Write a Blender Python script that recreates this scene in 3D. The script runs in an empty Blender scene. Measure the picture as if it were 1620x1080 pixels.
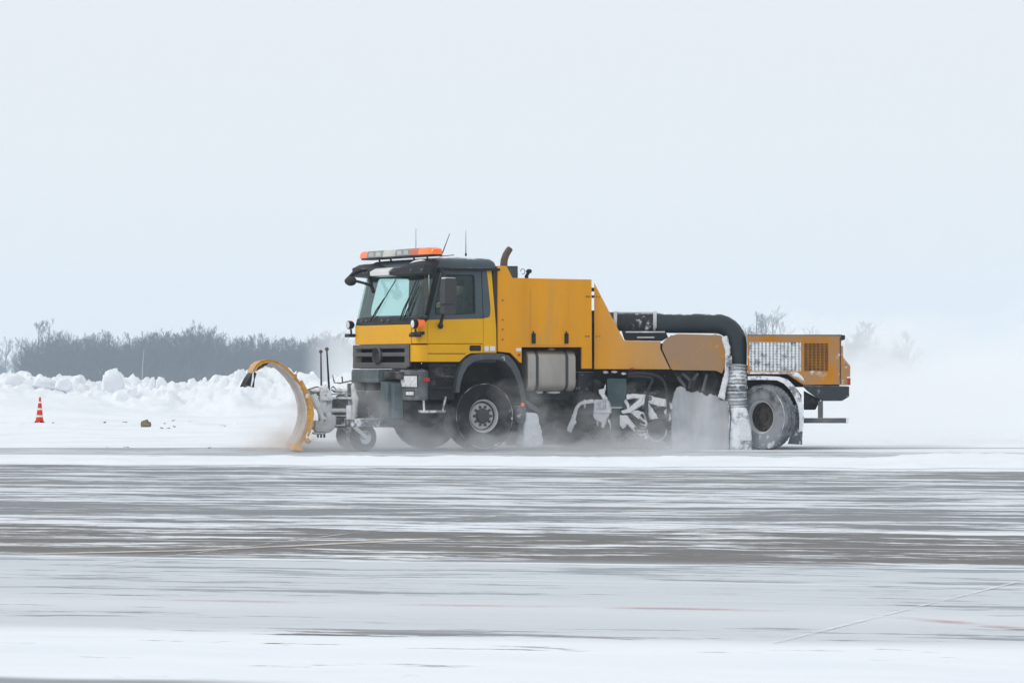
import bpy, bmesh, math, random
from math import sin, cos, pi, radians, sqrt, exp
from mathutils import Vector, Matrix, noise as mnoise
from mathutils.geometry import tessellate_polygon

SC = bpy.context.scene
COL = SC.collection
random.seed(7)

# ------------------------------------------------------------------ camera
F = 5520.0          # focal length in pixels of the 1620 px wide photograph
HOR = 590.0         # row of the horizon
EYE = 1.337         # camera height, metres
HAZE_D = 0.00043     # density of the winter haze
cam = bpy.data.cameras.new('camera')
cam.sensor_width = 36.0
cam.lens = 36.0 * F / 1620.0
cam.shift_y = (HOR - 540.0) / 1620.0
cam.clip_start = 0.5
cam.clip_end = 6000.0
camo = bpy.data.objects.new('camera', cam)
camo.location = (0, 0, EYE)
camo.rotation_euler = (pi / 2, 0, 0)
COL.objects.link(camo)
SC.camera = camo

# ------------------------------------------------------------------ sky: even winter overcast
SUN_EL, SUN_AZ = radians(38), radians(245)
W = bpy.data.worlds.new('World')
SC.world = W
W.use_nodes = True
wn, wl = W.node_tree.nodes, W.node_tree.links
wn.clear()
sky = wn.new('ShaderNodeTexSky')
sky.sky_type = 'NISHITA'
sky.sun_disc = False
sky.sun_elevation = SUN_EL
sky.sun_rotation = SUN_AZ
sky.dust_density = 6.0
sky.air_density = 1.0
bg1 = wn.new('ShaderNodeBackground'); bg1.inputs[1].default_value = 0.08
bg2 = wn.new('ShaderNodeBackground')
bg2.inputs[0].default_value = (0.86, 0.907, 0.948, 1); bg2.inputs[1].default_value = 1.0
wmix = wn.new('ShaderNodeMixShader'); wmix.inputs[0].default_value = 0.94
wo = wn.new('ShaderNodeOutputWorld')
wl.new(sky.outputs[0], bg1.inputs[0]); wl.new(bg1.outputs[0], wmix.inputs[1])
wl.new(bg2.outputs[0], wmix.inputs[2]); wl.new(wmix.outputs[0], wo.inputs[0])

sun = bpy.data.lights.new('sun', 'SUN')
sun.energy = 0.9
sun.angle = radians(20)
sun.color = (1.0, 0.97, 0.93)
suno = bpy.data.objects.new('sun', sun)
sd = Vector((sin(SUN_AZ) * cos(SUN_EL), cos(SUN_AZ) * cos(SUN_EL), sin(SUN_EL)))
suno.rotation_euler = sd.to_track_quat('Z', 'Y').to_euler()
suno.location = (0, 0, 50)
COL.objects.link(suno)

SC.view_settings.view_transform = 'Standard'
SC.view_settings.look = 'None'
SC.view_settings.exposure = 0.0
SC.view_settings.gamma = 1.0
SC.view_settings.use_curve_mapping = False
SC.render.engine = 'CYCLES'
cy = SC.cycles
cy.use_denoising = True
cy.max_bounces = 8
cy.diffuse_bounces = 3
cy.glossy_bounces = 3
cy.transmission_bounces = 4
cy.transparent_max_bounces = 16
cy.volume_bounces = 6
cy.volume_step_rate = 1.0
cy.volume_max_steps = 96
cy.use_adaptive_sampling = True
cy.adaptive_threshold = 0.02
cy.sample_clamp_indirect = 4.0


# ------------------------------------------------------------------ materials
class NT:
    """small node-tree writer"""
    def __init__(s, name):
        s.m = bpy.data.materials.new(name)
        s.m.use_nodes = True
        s.n, s.l = s.m.node_tree.nodes, s.m.node_tree.links
        s.n.clear()
        s.out = s.n.new('ShaderNodeOutputMaterial')

    def put(s, sock, v):
        if hasattr(v, 'is_linked') or isinstance(v, bpy.types.NodeSocket):
            s.l.new(v, sock)
        elif isinstance(v, (tuple, list)) and len(v) == 3 and sock.type == 'RGBA':
            sock.default_value = (*v, 1)
        else:
            sock.default_value = v

    def math(s, op, a, b=0.0, c=0.0, clamp=False):
        n = s.n.new('ShaderNodeMath'); n.operation = op; n.use_clamp = clamp
        s.put(n.inputs[0], a); s.put(n.inputs[1], b); s.put(n.inputs[2], c)
        return n.outputs[0]

    def mix(s, f, a, b):
        n = s.n.new('ShaderNodeMix'); n.data_type = 'RGBA'
        s.put(n.inputs[0], f); s.put(n.inputs[6], a); s.put(n.inputs[7], b)
        return n.outputs[2]

    def noise(s, vec, scale, detail=4.0, rough=0.55):
        n = s.n.new('ShaderNodeTexNoise')
        s.put(n.inputs['Vector'], vec)
        n.inputs['Scale'].default_value = scale
        n.inputs['Detail'].default_value = detail
        n.inputs['Roughness'].default_value = rough
        return n.outputs[0]

    def step(s, v, lo, hi):
        n = s.n.new('ShaderNodeMapRange'); n.interpolation_type = 'SMOOTHSTEP'; n.clamp = True
        s.put(n.inputs[0], v); s.put(n.inputs[1], lo); s.put(n.inputs[2], hi)
        return n.outputs[0]

    def lin(s, v, lo, hi, a=0.0, b=1.0):
        n = s.n.new('ShaderNodeMapRange'); n.clamp = True
        s.put(n.inputs[0], v); s.put(n.inputs[1], lo); s.put(n.inputs[2], hi)
        n.inputs[3].default_value = a; n.inputs[4].default_value = b
        return n.outputs[0]

    def ramp(s, v, stops, interp='LINEAR'):
        n = s.n.new('ShaderNodeValToRGB')
        cr = n.color_ramp; cr.interpolation = interp
        while len(cr.elements) > 1: cr.elements.remove(cr.elements[-1])
        for i, (p, c) in enumerate(stops):
            e = cr.elements[0] if i == 0 else cr.elements.new(p)
            e.position = p
            e.color = (c, c, c, 1) if not isinstance(c, tuple) else (*c, 1)
        s.put(n.inputs[0], v)
        return n.outputs[0]

    def coord(s, kind='Object'):
        n = s.n.new('ShaderNodeTexCoord'); return n.outputs[kind]

    def mapv(s, vec, scale):
        n = s.n.new('ShaderNodeMapping'); n.inputs['Scale'].default_value = scale
        s.put(n.inputs['Vector'], vec); return n.outputs[0]

    def xyz(s, vec):
        n = s.n.new('ShaderNodeSeparateXYZ'); s.put(n.inputs[0], vec); return n.outputs

    def comb(s, x, y, z):
        n = s.n.new('ShaderNodeCombineXYZ')
        s.put(n.inputs[0], x); s.put(n.inputs[1], y); s.put(n.inputs[2], z); return n.outputs[0]

    def geo(s, k):
        n = s.n.new('ShaderNodeNewGeometry'); return n.outputs[k]

    def bump(s, h, strength, dist=0.01):
        n = s.n.new('ShaderNodeBump'); n.inputs['Strength'].default_value = strength
        n.inputs['Distance'].default_value = dist; s.put(n.inputs['Height'], h); return n.outputs[0]

    def bsdf(s, color, rough=0.5, metal=0.0, spec=0.4, normal=None, emis=None, estr=0.0, coat=0.0, sss=0.0):
        n = s.n.new('ShaderNodeBsdfPrincipled')
        s.put(n.inputs['Base Color'], color); s.put(n.inputs['Roughness'], rough)
        n.inputs['Metallic'].default_value = metal
        n.inputs['Specular IOR Level'].default_value = spec
        n.inputs['Coat Weight'].default_value = coat
        n.inputs['Coat Roughness'].default_value = 0.15
        if normal is not None: s.put(n.inputs['Normal'], normal)
        if emis is not None:
            n.inputs['Emission Color'].default_value = (*emis, 1)
            n.inputs['Emission Strength'].default_value = estr
        s.l.new(n.outputs[0], s.out.inputs[0])
        return n


SNOW = (0.86, 0.885, 0.92)


def M(name, col, rough=0.5, metal=0.0, spec=0.4, var=0.12, vscale=3.0, dirt=0.0, dcol=(0.33, 0.27, 0.22),
      dscale=2.5, stretch=(1, 1, 1), snow=0.0, frost=0.0, bump=0.0, coat=0.0, emis=None, estr=0.0, film=None):
    """paint / rubber / metal with colour variation, road film, snow lying on top faces and frost specks"""
    t = NT(name)
    o = t.coord()
    v = t.mapv(o, stretch)
    n1 = t.noise(v, vscale, 5)
    k = t.lin(n1, 0.3, 0.7, 1 - var, 1 + var)
    vm = t.n.new('ShaderNodeVectorMath'); vm.operation = 'SCALE'
    vm.inputs[0].default_value = col; t.put(vm.inputs['Scale'], k)
    c = vm.outputs[0]
    if dirt:
        nd = t.noise(v, dscale, 6, 0.65)
        md = t.math('MULTIPLY', t.step(nd, 0.62 - dirt * 0.4, 0.86 - dirt * 0.4), min(1.0, 0.35 + dirt * 0.6))
        if film:            # film = (axis, lo, hi): grime that builds up towards one end of the panel
            md = t.math('MULTIPLY', md, t.lin(t.xyz(o)[film[0]], film[1], film[2]))
        c = t.mix(md, c, dcol)
    if frost:
        nf = t.noise(o, 9.0, 6, 0.7)
        nf2 = t.noise(o, 1.6, 3)
        s_ = t.math('ADD', t.math('MULTIPLY', nf, 0.55), t.math('MULTIPLY', nf2, 0.45))
        c = t.mix(t.step(s_, 0.62 - frost * 0.27, 0.72 - frost * 0.25), c, SNOW)
    if snow:
        nz = t.xyz(t.geo('Normal'))[2]
        ns = t.noise(o, 5.0, 4)
        c = t.mix(t.step(t.math('ADD', nz, t.math('MULTIPLY', ns, 0.6)), 1.25 - snow * 0.5, 1.42 - snow * 0.5), c, SNOW)
    nb = None
    if bump:
        nb = t.bump(t.noise(v, 30, 4), bump, 0.01)
    r = t.lin(n1, 0.3, 0.7, rough * 0.85, min(1.0, rough * 1.15))
    t.bsdf(c, r, metal, spec, nb, emis, estr, coat)
    return t.m


def M_snow(name, col=SNOW, bump=0.5, grey=0.0, scale=6.0):
    t = NT(name)
    o = t.coord()
    n1 = t.noise(o, scale, 6, 0.6)
    n2 = t.noise(o, scale * 0.22, 4)
    c = t.mix(t.step(n2, 0.35, 0.75), col, tuple(x * (0.93 - grey) for x in col))
    c = t.mix(t.math('MULTIPLY', t.step(n1, 0.6, 0.8), 0.25 + grey), c, (0.42, 0.44, 0.47))
    t.bsdf(c, 0.85, 0, 0.25, t.bump(n1, bump, 0.05))
    return t.m


MT = {}
MT['yellow'] = M('cab_yellow_paint', (0.83, 0.42, 0.002), 0.45, var=0.05, dirt=0.2, dcol=(0.55, 0.35, 0.08), spec=0.22)
MT['orange'] = M('body_orange_paint', (0.82, 0.345, 0.008), 0.5, var=0.08, vscale=1.0, stretch=(2.6, 1, 0.3), dirt=0.34, dcol=(0.56, 0.31, 0.09), dscale=1.4, spec=0.2)  # upright streaks mix painted shading of the panel bends in with the dirt
MT['orange_dirty'] = M('body_orange_paint_grimy', (0.52, 0.225, 0.018), 0.6, var=0.12, vscale=1.4, stretch=(1.6, 1, 0.6), dirt=0.95, dcol=(0.34, 0.225, 0.14),
                       dscale=1.1, spec=0.2, frost=0.13)
MT['orange_mid'] = M('gooseneck_orange_paint', (0.82, 0.345, 0.008), 0.5, var=0.1, vscale=1.2, stretch=(2.0, 1, 0.5), dirt=1.1, dcol=(0.45, 0.28, 0.14), dscale=1.2, spec=0.2, film=(0, 3.1, 1.5))
MT['cage'] = M('rusty_cage_orange', (0.36, 0.15, 0.02), 0.65, var=0.25, dirt=0.4, dcol=(0.12, 0.07, 0.03), frost=0.05)
MT['bumper_dark'] = M('frost_specked_dark_steel', (0.030, 0.038, 0.042), 0.6, frost=0.20, snow=0.3)
MT['orange_rear'] = M('hood_orange_paint', (0.52, 0.205, 0.010), 0.55, var=0.12, vscale=1.8, dirt=0.62, dcol=(0.37, 0.23, 0.13), frost=0.17, spec=0.2)
MT['slate'] = M('slate_grey_paint', (0.050, 0.070, 0.083), 0.4, var=0.1, snow=0.1, spec=0.4)
MT['slate_clean'] = M('slate_grey_door_paint', (0.060, 0.082, 0.098), 0.4, var=0.1, spec=0.4)
MT['black'] = M('black_plastic', (0.012, 0.0125, 0.014), 0.5, snow=0.12, spec=0.3)
MT['dark'] = M('dark_trim', (0.020, 0.021, 0.024), 0.6, spec=0.3)
MT['grey_plastic'] = M('grey_bumper_plastic', (0.095, 0.102, 0.110), 0.65, var=0.2, dirt=0.4, dcol=(0.25, 0.26, 0.27), snow=0.1)
MT['grille_grey'] = M('grille_grey_plastic', (0.105, 0.105, 0.106), 0.6, var=0.15)
MT['arch'] = M('wheel_arch_plastic', (0.075, 0.086, 0.094), 0.6, var=0.15, dirt=0.2, dcol=(0.3, 0.31, 0.32))
MT['chassis'] = M('chassis_black_steel', (0.018, 0.019, 0.021), 0.7, var=0.3, dirt=0.3, dcol=(0.2, 0.21, 0.22), snow=0.05, frost=0.02)
MT['rubber'] = M('tyre_rubber', (0.019, 0.020, 0.023), 0.85, var=0.3, dirt=0.35, dcol=(0.10, 0.107, 0.117), spec=0.2, frost=0.05)
MT['rubber_snowy'] = M('snow_dusted_tyre_rubber', (0.10, 0.106, 0.115), 0.85, var=0.3, dirt=0.75, dcol=(0.31, 0.325, 0.35), dscale=3, spec=0.2, frost=0.10)
MT['rim'] = M('frosted_rim_grey', (0.52, 0.52, 0.52), 0.6, dirt=0.4, dcol=(0.6, 0.61, 0.63), frost=0.12)
MT['hub'] = M('hub_dark_grey', (0.075, 0.077, 0.08), 0.65, dirt=0.3, dcol=(0.2, 0.2, 0.21), spec=0.2)
MT['rim_dark'] = M('dirty_rim_brown_grey', (0.045, 0.041, 0.038), 0.75, spec=0.15, dirt=0.4, dcol=(0.11, 0.10, 0.095))
MT['tank'] = M('brushed_aluminium', (0.40, 0.37, 0.335), 0.4, metal=0.6, var=0.2, vscale=2.0, stretch=(1, 1, 0.25), dirt=0.5, dcol=(0.33, 0.28, 0.24), frost=0.02)
MT['strap'] = M('steel_strap_dark', (0.05, 0.055, 0.06), 0.5)
MT['duct'] = M('duct_green_black', (0.020, 0.032, 0.036), 0.5, var=0.15, snow=0.14, dirt=0.2, dcol=(0.1, 0.12, 0.13))
MT['hose'] = M('corrugated_hose_dark', (0.03, 0.034, 0.038), 0.7, snow=0.35, frost=0.1)
MT['hose_snowy'] = M('corrugated_hose_snow_packed', (0.16, 0.168, 0.18), 0.8, snow=0.95, frost=0.42, dirt=0.6, dcol=(0.5, 0.51, 0.53))
MT['cable'] = M('black_hydraulic_hose', (0.02, 0.021, 0.023), 0.5, snow=0.05)
MT['teal'] = M('teal_steel', (0.045, 0.075, 0.082), 0.5, snow=0.1, dirt=0.2, dcol=(0.1, 0.13, 0.14))
MT['teal_grey'] = M('teal_grey_plate', (0.105, 0.14, 0.15), 0.5, var=0.2, dirt=0.3, dcol=(0.22, 0.25, 0.26))
MT['snowpart'] = M_snow('packed_snow_crust', (0.82, 0.835, 0.855), 0.9, 0.0, 14.0)
MT['frosted'] = M('frost_coated_steel', (0.24, 0.25, 0.265), 0.8, frost=0.78, snow=0.5, dirt=0.3, dcol=(0.12, 0.12, 0.13))
MT['frosted_dark'] = M('half_frosted_steel', (0.12, 0.125, 0.135), 0.8, frost=0.4, snow=0.4)
MT['frost_panel'] = M('frost_caked_screen', (0.46, 0.475, 0.495), 0.85, var=0.25, vscale=1.6, stretch=(2.2, 1, 0.45), frost=0.14, dirt=0.5, dcol=(0.33, 0.34, 0.36))
MT['plow_yellow'] = M('plow_orange_paint', (0.70, 0.34, 0.02), 0.5, var=0.15, dirt=0.45, dcol=(0.25, 0.13, 0.05), frost=0.22)
MT['plow_face'] = M('snow_scoured_moldboard', (0.60, 0.51, 0.44), 0.6, var=0.15, stretch=(1, 0.25, 1), vscale=6, dirt=0.5, dcol=(0.38, 0.27, 0.20), frost=0.32)
MT['void'] = M('grille_void', (0.006, 0.006, 0.007), 0.9, spec=0.05)
MT['mirror'] = M('mirror_housing_grey', (0.055, 0.054, 0.058), 0.55, spec=0.3)
MT['mist_grey'] = M('mist_grey_sheet', (0.27, 0.28, 0.30), 0.9, var=0.4, vscale=1.4, stretch=(1.5, 1, 0.7), frost=0.1, spec=0.1)  # grey of the mist under the truck put into a surface colour
MT['white'] = M('white_plastic', (0.78, 0.78, 0.77), 0.4, var=0.04)
MT['snow'] = M_snow('snow')
MT['amber'] = M('amber_lens', (0.95, 0.16, 0.008), 0.2, var=0.05, emis=(1.0, 0.17, 0.0), estr=0.22, coat=0.6)
MT['amber_dark'] = M('amber_lens_dull', (0.55, 0.10, 0.02), 0.25, var=0.1, coat=0.5)
MT['clear'] = M('clear_lamp_lens', (0.50, 0.50, 0.42), 0.15, var=0.15, coat=0.6)
MT['clear_dark'] = M('lamp_reflector_grey', (0.24, 0.26, 0.25), 0.25, metal=0.4, coat=0.5)
MT['lampglass'] = M('lamp_glass', (0.74, 0.77, 0.80), 0.15, metal=0.0, coat=0.6, var=0.3, vscale=12)
MT['red'] = M('red_reflector', (0.42, 0.03, 0.02), 0.3)
MT['rust'] = M('rusty_exhaust', (0.11, 0.072, 0.05), 0.65, var=0.3, dirt=0.4, dcol=(0.2, 0.12, 0.07))
MT['seat'] = M('seat_fabric', (0.03, 0.035, 0.04), 0.9)
MT['interior'] = M('cab_interior_trim', (0.05, 0.058, 0.062), 0.8)
MT['bristle'] = M('broom_bristles', (0.022, 0.022, 0.024), 0.9, frost=0.05)
MT['skin'] = M('skin', (0.55, 0.36, 0.26), 0.6, var=0.05)
MT['jacket'] = M('dark_work_jacket', (0.025, 0.03, 0.035), 0.9)
MT['hat'] = M('knitted_hat', (0.03, 0.035, 0.05), 0.95)
MT['cone_red'] = M('cone_orange_red', (0.66, 0.040, 0.014), 0.55, var=0.08, spec=0.2, dirt=0.15, dcol=(0.6, 0.2, 0.15))
MT['rock'] = M('rock_brown_grey', (0.20, 0.15, 0.10), 0.9, var=0.5, vscale=9, snow=0.25, bump=0.6, dirt=0.5, dcol=(0.08, 0.07, 0.06), frost=0.06)
MT['stone_dark'] = M('dark_stone', (0.16, 0.16, 0.165), 0.9, var=0.4, vscale=14, snow=0.9, frost=0.3)
MT['bark'] = M('winter_bark', (0.058, 0.055, 0.056), 0.95, var=0.25, vscale=0.6)
MT['twig'] = M('haze_tinted_twigs', (0.036, 0.044, 0.064), 0.95, var=0.3, vscale=0.25)  # blue of the distant haze put into the bark colour
MT['birch'] = M('pale_birch_bark', (0.40, 0.38, 0.35), 0.8, var=0.2)


def glass_mat(name, tint, refl=0.12):
    t = NT(name)
    tr = t.n.new('ShaderNodeBsdfTransparent'); tr.inputs[0].default_value = (*tint, 1)
    gl = t.n.new('ShaderNodeBsdfGlossy'); gl.inputs['Roughness'].default_value = 0.03
    gl.inputs[0].default_value = (0.85, 0.95, 0.96, 1)
    lw = t.n.new('ShaderNodeLayerWeight')
    f = t.math('ADD', t.math('MULTIPLY', t.math('POWER', lw.outputs['Facing'], 4.0), 0.5), refl * 0.5, clamp=True)
    mx = t.n.new('ShaderNodeMixShader')
    t.put(mx.inputs[0], f); t.l.new(tr.outputs[0], mx.inputs[1]); t.l.new(gl.outputs[0], mx.inputs[2])
    t.l.new(mx.outputs[0], t.out.inputs[0])
    return t.m


MT['glass'] = glass_mat('windscreen_glass', (0.89, 0.97, 0.955), 0.08)
MT['glass_side'] = glass_mat('door_glass', (0.83, 0.945, 0.925), 0.05)


# ------------------------------------------------------------------ mesh builder
class MB:
    def __init__(s): s.v, s.f, s.mi = [], [], []

    def add(s, vs, fs, m=0):
        o = len(s.v); s.v += [tuple(v) for v in vs]
        for f in fs: s.f.append([i + o for i in f]); s.mi.append(m)

    def box(s, x0, x1, y0, y1, z0, z1, m=0, rot=None):
        c = Vector(((x0 + x1) / 2, (y0 + y1) / 2, (z0 + z1) / 2))
        vs = [Vector((x, y, z)) for x in (x0, x1) for y in (y0, y1) for z in (z0, z1)]
        if rot is not None: vs = [c + rot @ (v - c) for v in vs]
        s.add(vs, [(0, 1, 3, 2), (4, 6, 7, 5), (0, 4, 5, 1), (2, 3, 7, 6), (0, 2, 6, 4), (1, 5, 7, 3)], m)

    def prism(s, loops, fn, d0, d1, m=0):
        """loops: outer polygon then holes, 2D; fn(p, d) -> 3D"""
        if not isinstance(loops[0][0], (tuple, list)): loops = [loops]
        flat = [p for lp in loops for p in lp]
        tris = tessellate_polygon([[Vector((p[0], p[1], 0)) for p in lp] for lp in loops])
        n = len(flat)
        vs = [fn(p, d0) for p in flat] + [fn(p, d1) for p in flat]
        fs = [tuple(t) for t in tris] + [tuple(i + n for i in reversed(t)) for t in tris]
        o = 0
        for lp in loops:
            k = len(lp)
            for i in range(k):
                j = (i + 1) % k
                fs.append((o + i, o + j, n + o + j, n + o + i))
            o += k
        s.add(vs, fs, m)

    def loft(s, rows, m=0, closed=False, caps=False):
        nr, nc = len(rows), len(rows[0]); vs = [p for r in rows for p in r]; fs = []
        for i in range(nr - 1):
            for j in range(nc if closed else nc - 1):
                k = (j + 1) % nc
                fs.append((i * nc + j, i * nc + k, (i + 1) * nc + k, (i + 1) * nc + j))
        if caps and closed:
            fs.append(tuple(reversed(range(nc)))); fs.append(tuple((nr - 1) * nc + j for j in range(nc)))
        s.add(vs, fs, m)

    def tube(s, pts, r, n=8, m=0, caps=True, squash=None):
        pts = [Vector(p) for p in pts]; rows = []
        up = None
        for i, p in enumerate(pts):
            d = (pts[min(i + 1, len(pts) - 1)] - pts[max(i - 1, 0)]).normalized()
            if up is None:
                up = Vector((0, 0, 1)) if abs(d.z) < 0.9 else Vector((1, 0, 0))
            a = d.cross(up)
            if a.length < 1e-5: a = d.orthogonal()
            a.normalize(); b = a.cross(d).normalized(); up = b
            rr = r(i / (len(pts) - 1)) if callable(r) else (r[i] if isinstance(r, (list, tuple)) else r)
            rows.append([p + (a * cos(2 * pi * k / n) + b * sin(2 * pi * k / n)) * rr for k in range(n)])
        s.loft(rows, m, closed=True, caps=caps)

    def lathe(s, prof, n=40, m=0, c=(0, 0, 0), axis='y', caps=False):
        rows = []
        for (h, r) in prof:
            row = []
            for k in range(n):
                u, w = r * cos(2 * pi * k / n), r * sin(2 * pi * k / n)
                row.append((c[0] + u, c[1] + h, c[2] + w) if axis == 'y' else
                           ((c[0] + u, c[1] + w, c[2] + h) if axis == 'z' else (c[0] + h, c[1] + u, c[2] + w)))
            rows.append(row)
        s.loft(rows, m, closed=True, caps=caps)

    def blob(s, c, r, seed=0, amp=0.25, freq=2.0, sub=2, m=0):
        bm = bmesh.new(); bmesh.ops.create_icosphere(bm, subdivisions=sub, radius=1)
        vs = []
        for v in bm.verts:
            k = 1 + amp * mnoise.noise(v.co * freq + Vector((seed * 3.7, seed * 1.3, seed)))
            vs.append((c[0] + v.co.x * r[0] * k, c[1] + v.co.y * r[1] * k, c[2] + v.co.z * r[2] * k))
        s.add(vs, [[v.index for v in f.verts] for f in bm.faces], m); bm.free()

    def mesh(s, name, mats, smooth=False):
        me = bpy.data.meshes.new(name)
        me.from_pydata(s.v, [], s.f)
        for mm in (mats if isinstance(mats, list) else [mats]): me.materials.append(MT[mm] if isinstance(mm, str) else mm)
        for p, i in zip(me.polygons, s.mi): p.material_index = i
        bm = bmesh.new(); bm.from_mesh(me)
        bmesh.ops.remove_doubles(bm, verts=bm.verts, dist=1e-5)
        bmesh.ops.recalc_face_normals(bm, faces=bm.faces)
        bm.to_mesh(me); bm.free()
        if smooth:
            for p in me.polygons: p.use_smooth = True
        me.update()
        return me

    def build(s, name, mats, parent=None, mat4=None, bevel=0.0, smooth=False, seg=2):
        me = s.mesh(name, mats, smooth)
        o = bpy.data.objects.new(name, me); COL.objects.link(o)
        if parent is not None: o.parent = parent
        if mat4 is not None: o.matrix_local = mat4
        if bevel:
            b = o.modifiers.new('bevel', 'BEVEL'); b.width = bevel; b.segments = seg
            b.limit_method = 'ANGLE'; b.angle_limit = radians(35); b.harden_normals = False
        if smooth:
            try: me.set_sharp_from_angle(angle=radians(40))
            except Exception: pass
        return o


def lumpy(o, voxel=0.03, strength=0.05, size=0.15, smooth=4):
    r = o.modifiers.new('remesh', 'REMESH'); r.mode = 'VOXEL'; r.voxel_size = voxel; r.use_smooth_shade = True
    if smooth:
        q = o.modifiers.new('smooth', 'SMOOTH'); q.iterations = smooth; q.factor = 0.5
    tx = bpy.data.textures.new('crust', 'CLOUDS'); tx.noise_scale = size; tx.noise_depth = 3
    d = o.modifiers.new('displace', 'DISPLACE'); d.texture = tx; d.strength = strength; d.mid_level = 0.5
    d.texture_coords = 'LOCAL'
    return o


def empty(name, loc=(0, 0, 0), rz=0.0, parent=None):
    e = bpy.data.objects.new(name, None); COL.objects.link(e)
    e.location = loc; e.rotation_euler = (0, 0, rz); e.empty_display_size = 0.2
    if parent is not None: e.parent = parent
    return e


def tag(o, label, cat=None, group=None, kind=None):
    o['label'] = label
    if cat: o['category'] = cat
    if group: o['group'] = group
    if kind: o['kind'] = kind
    return o


def fbm(x, y, z=0.0, oct=4):
    return mnoise.fractal(Vector((x, y, z)), 1.0, 2.0, oct)


# where a ground point seen at a pixel of the photograph lies
def gnd(px, py, z=0.0):
    Y = F * (EYE - z) / (py - HOR)
    return ((px - 810) / F * Y, Y)


class Frame:
    """a vehicle frame on the ground: x forward, y to its left (the near side), z up"""
    def __init__(s, ox, oy, ang):
        s.o, s.ang = (ox, oy), ang
        s.f, s.n = (cos(ang), sin(ang)), (-sin(ang), cos(ang))

    def side(s, px, py, b):         # measured on the plane y = b of the frame
        k = (px - 810) / F
        a = (k * (s.o[1] + b * s.n[1]) - s.o[0] - b * s.n[0]) / (s.f[0] - k * s.f[1])
        Y = s.o[1] + a * s.f[1] + b * s.n[1]
        return (a, EYE - (py - HOR) / F * Y)

    def front(s, px, py, a):        # measured on the plane x = a of the frame
        k = (px - 810) / F
        b = (k * (s.o[1] + a * s.f[1]) - s.o[0] - a * s.f[0]) / (s.n[0] - k * s.n[1])
        Y = s.o[1] + a * s.f[1] + b * s.n[1]
        return (b, EYE - (py - HOR) / F * Y)

    def mat(s): return Matrix.Translation((s.o[0], s.o[1], 0)) @ Matrix.Rotation(s.ang, 4, 'Z')


def sideq(p, d): return (p[0], d, p[1])
def frontq(p, d): return (d, p[0], p[1])


# ================================================================== the setting
SL = 0.25           # the swept streaks run across the view at this slope (y falls as x grows)


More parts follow.
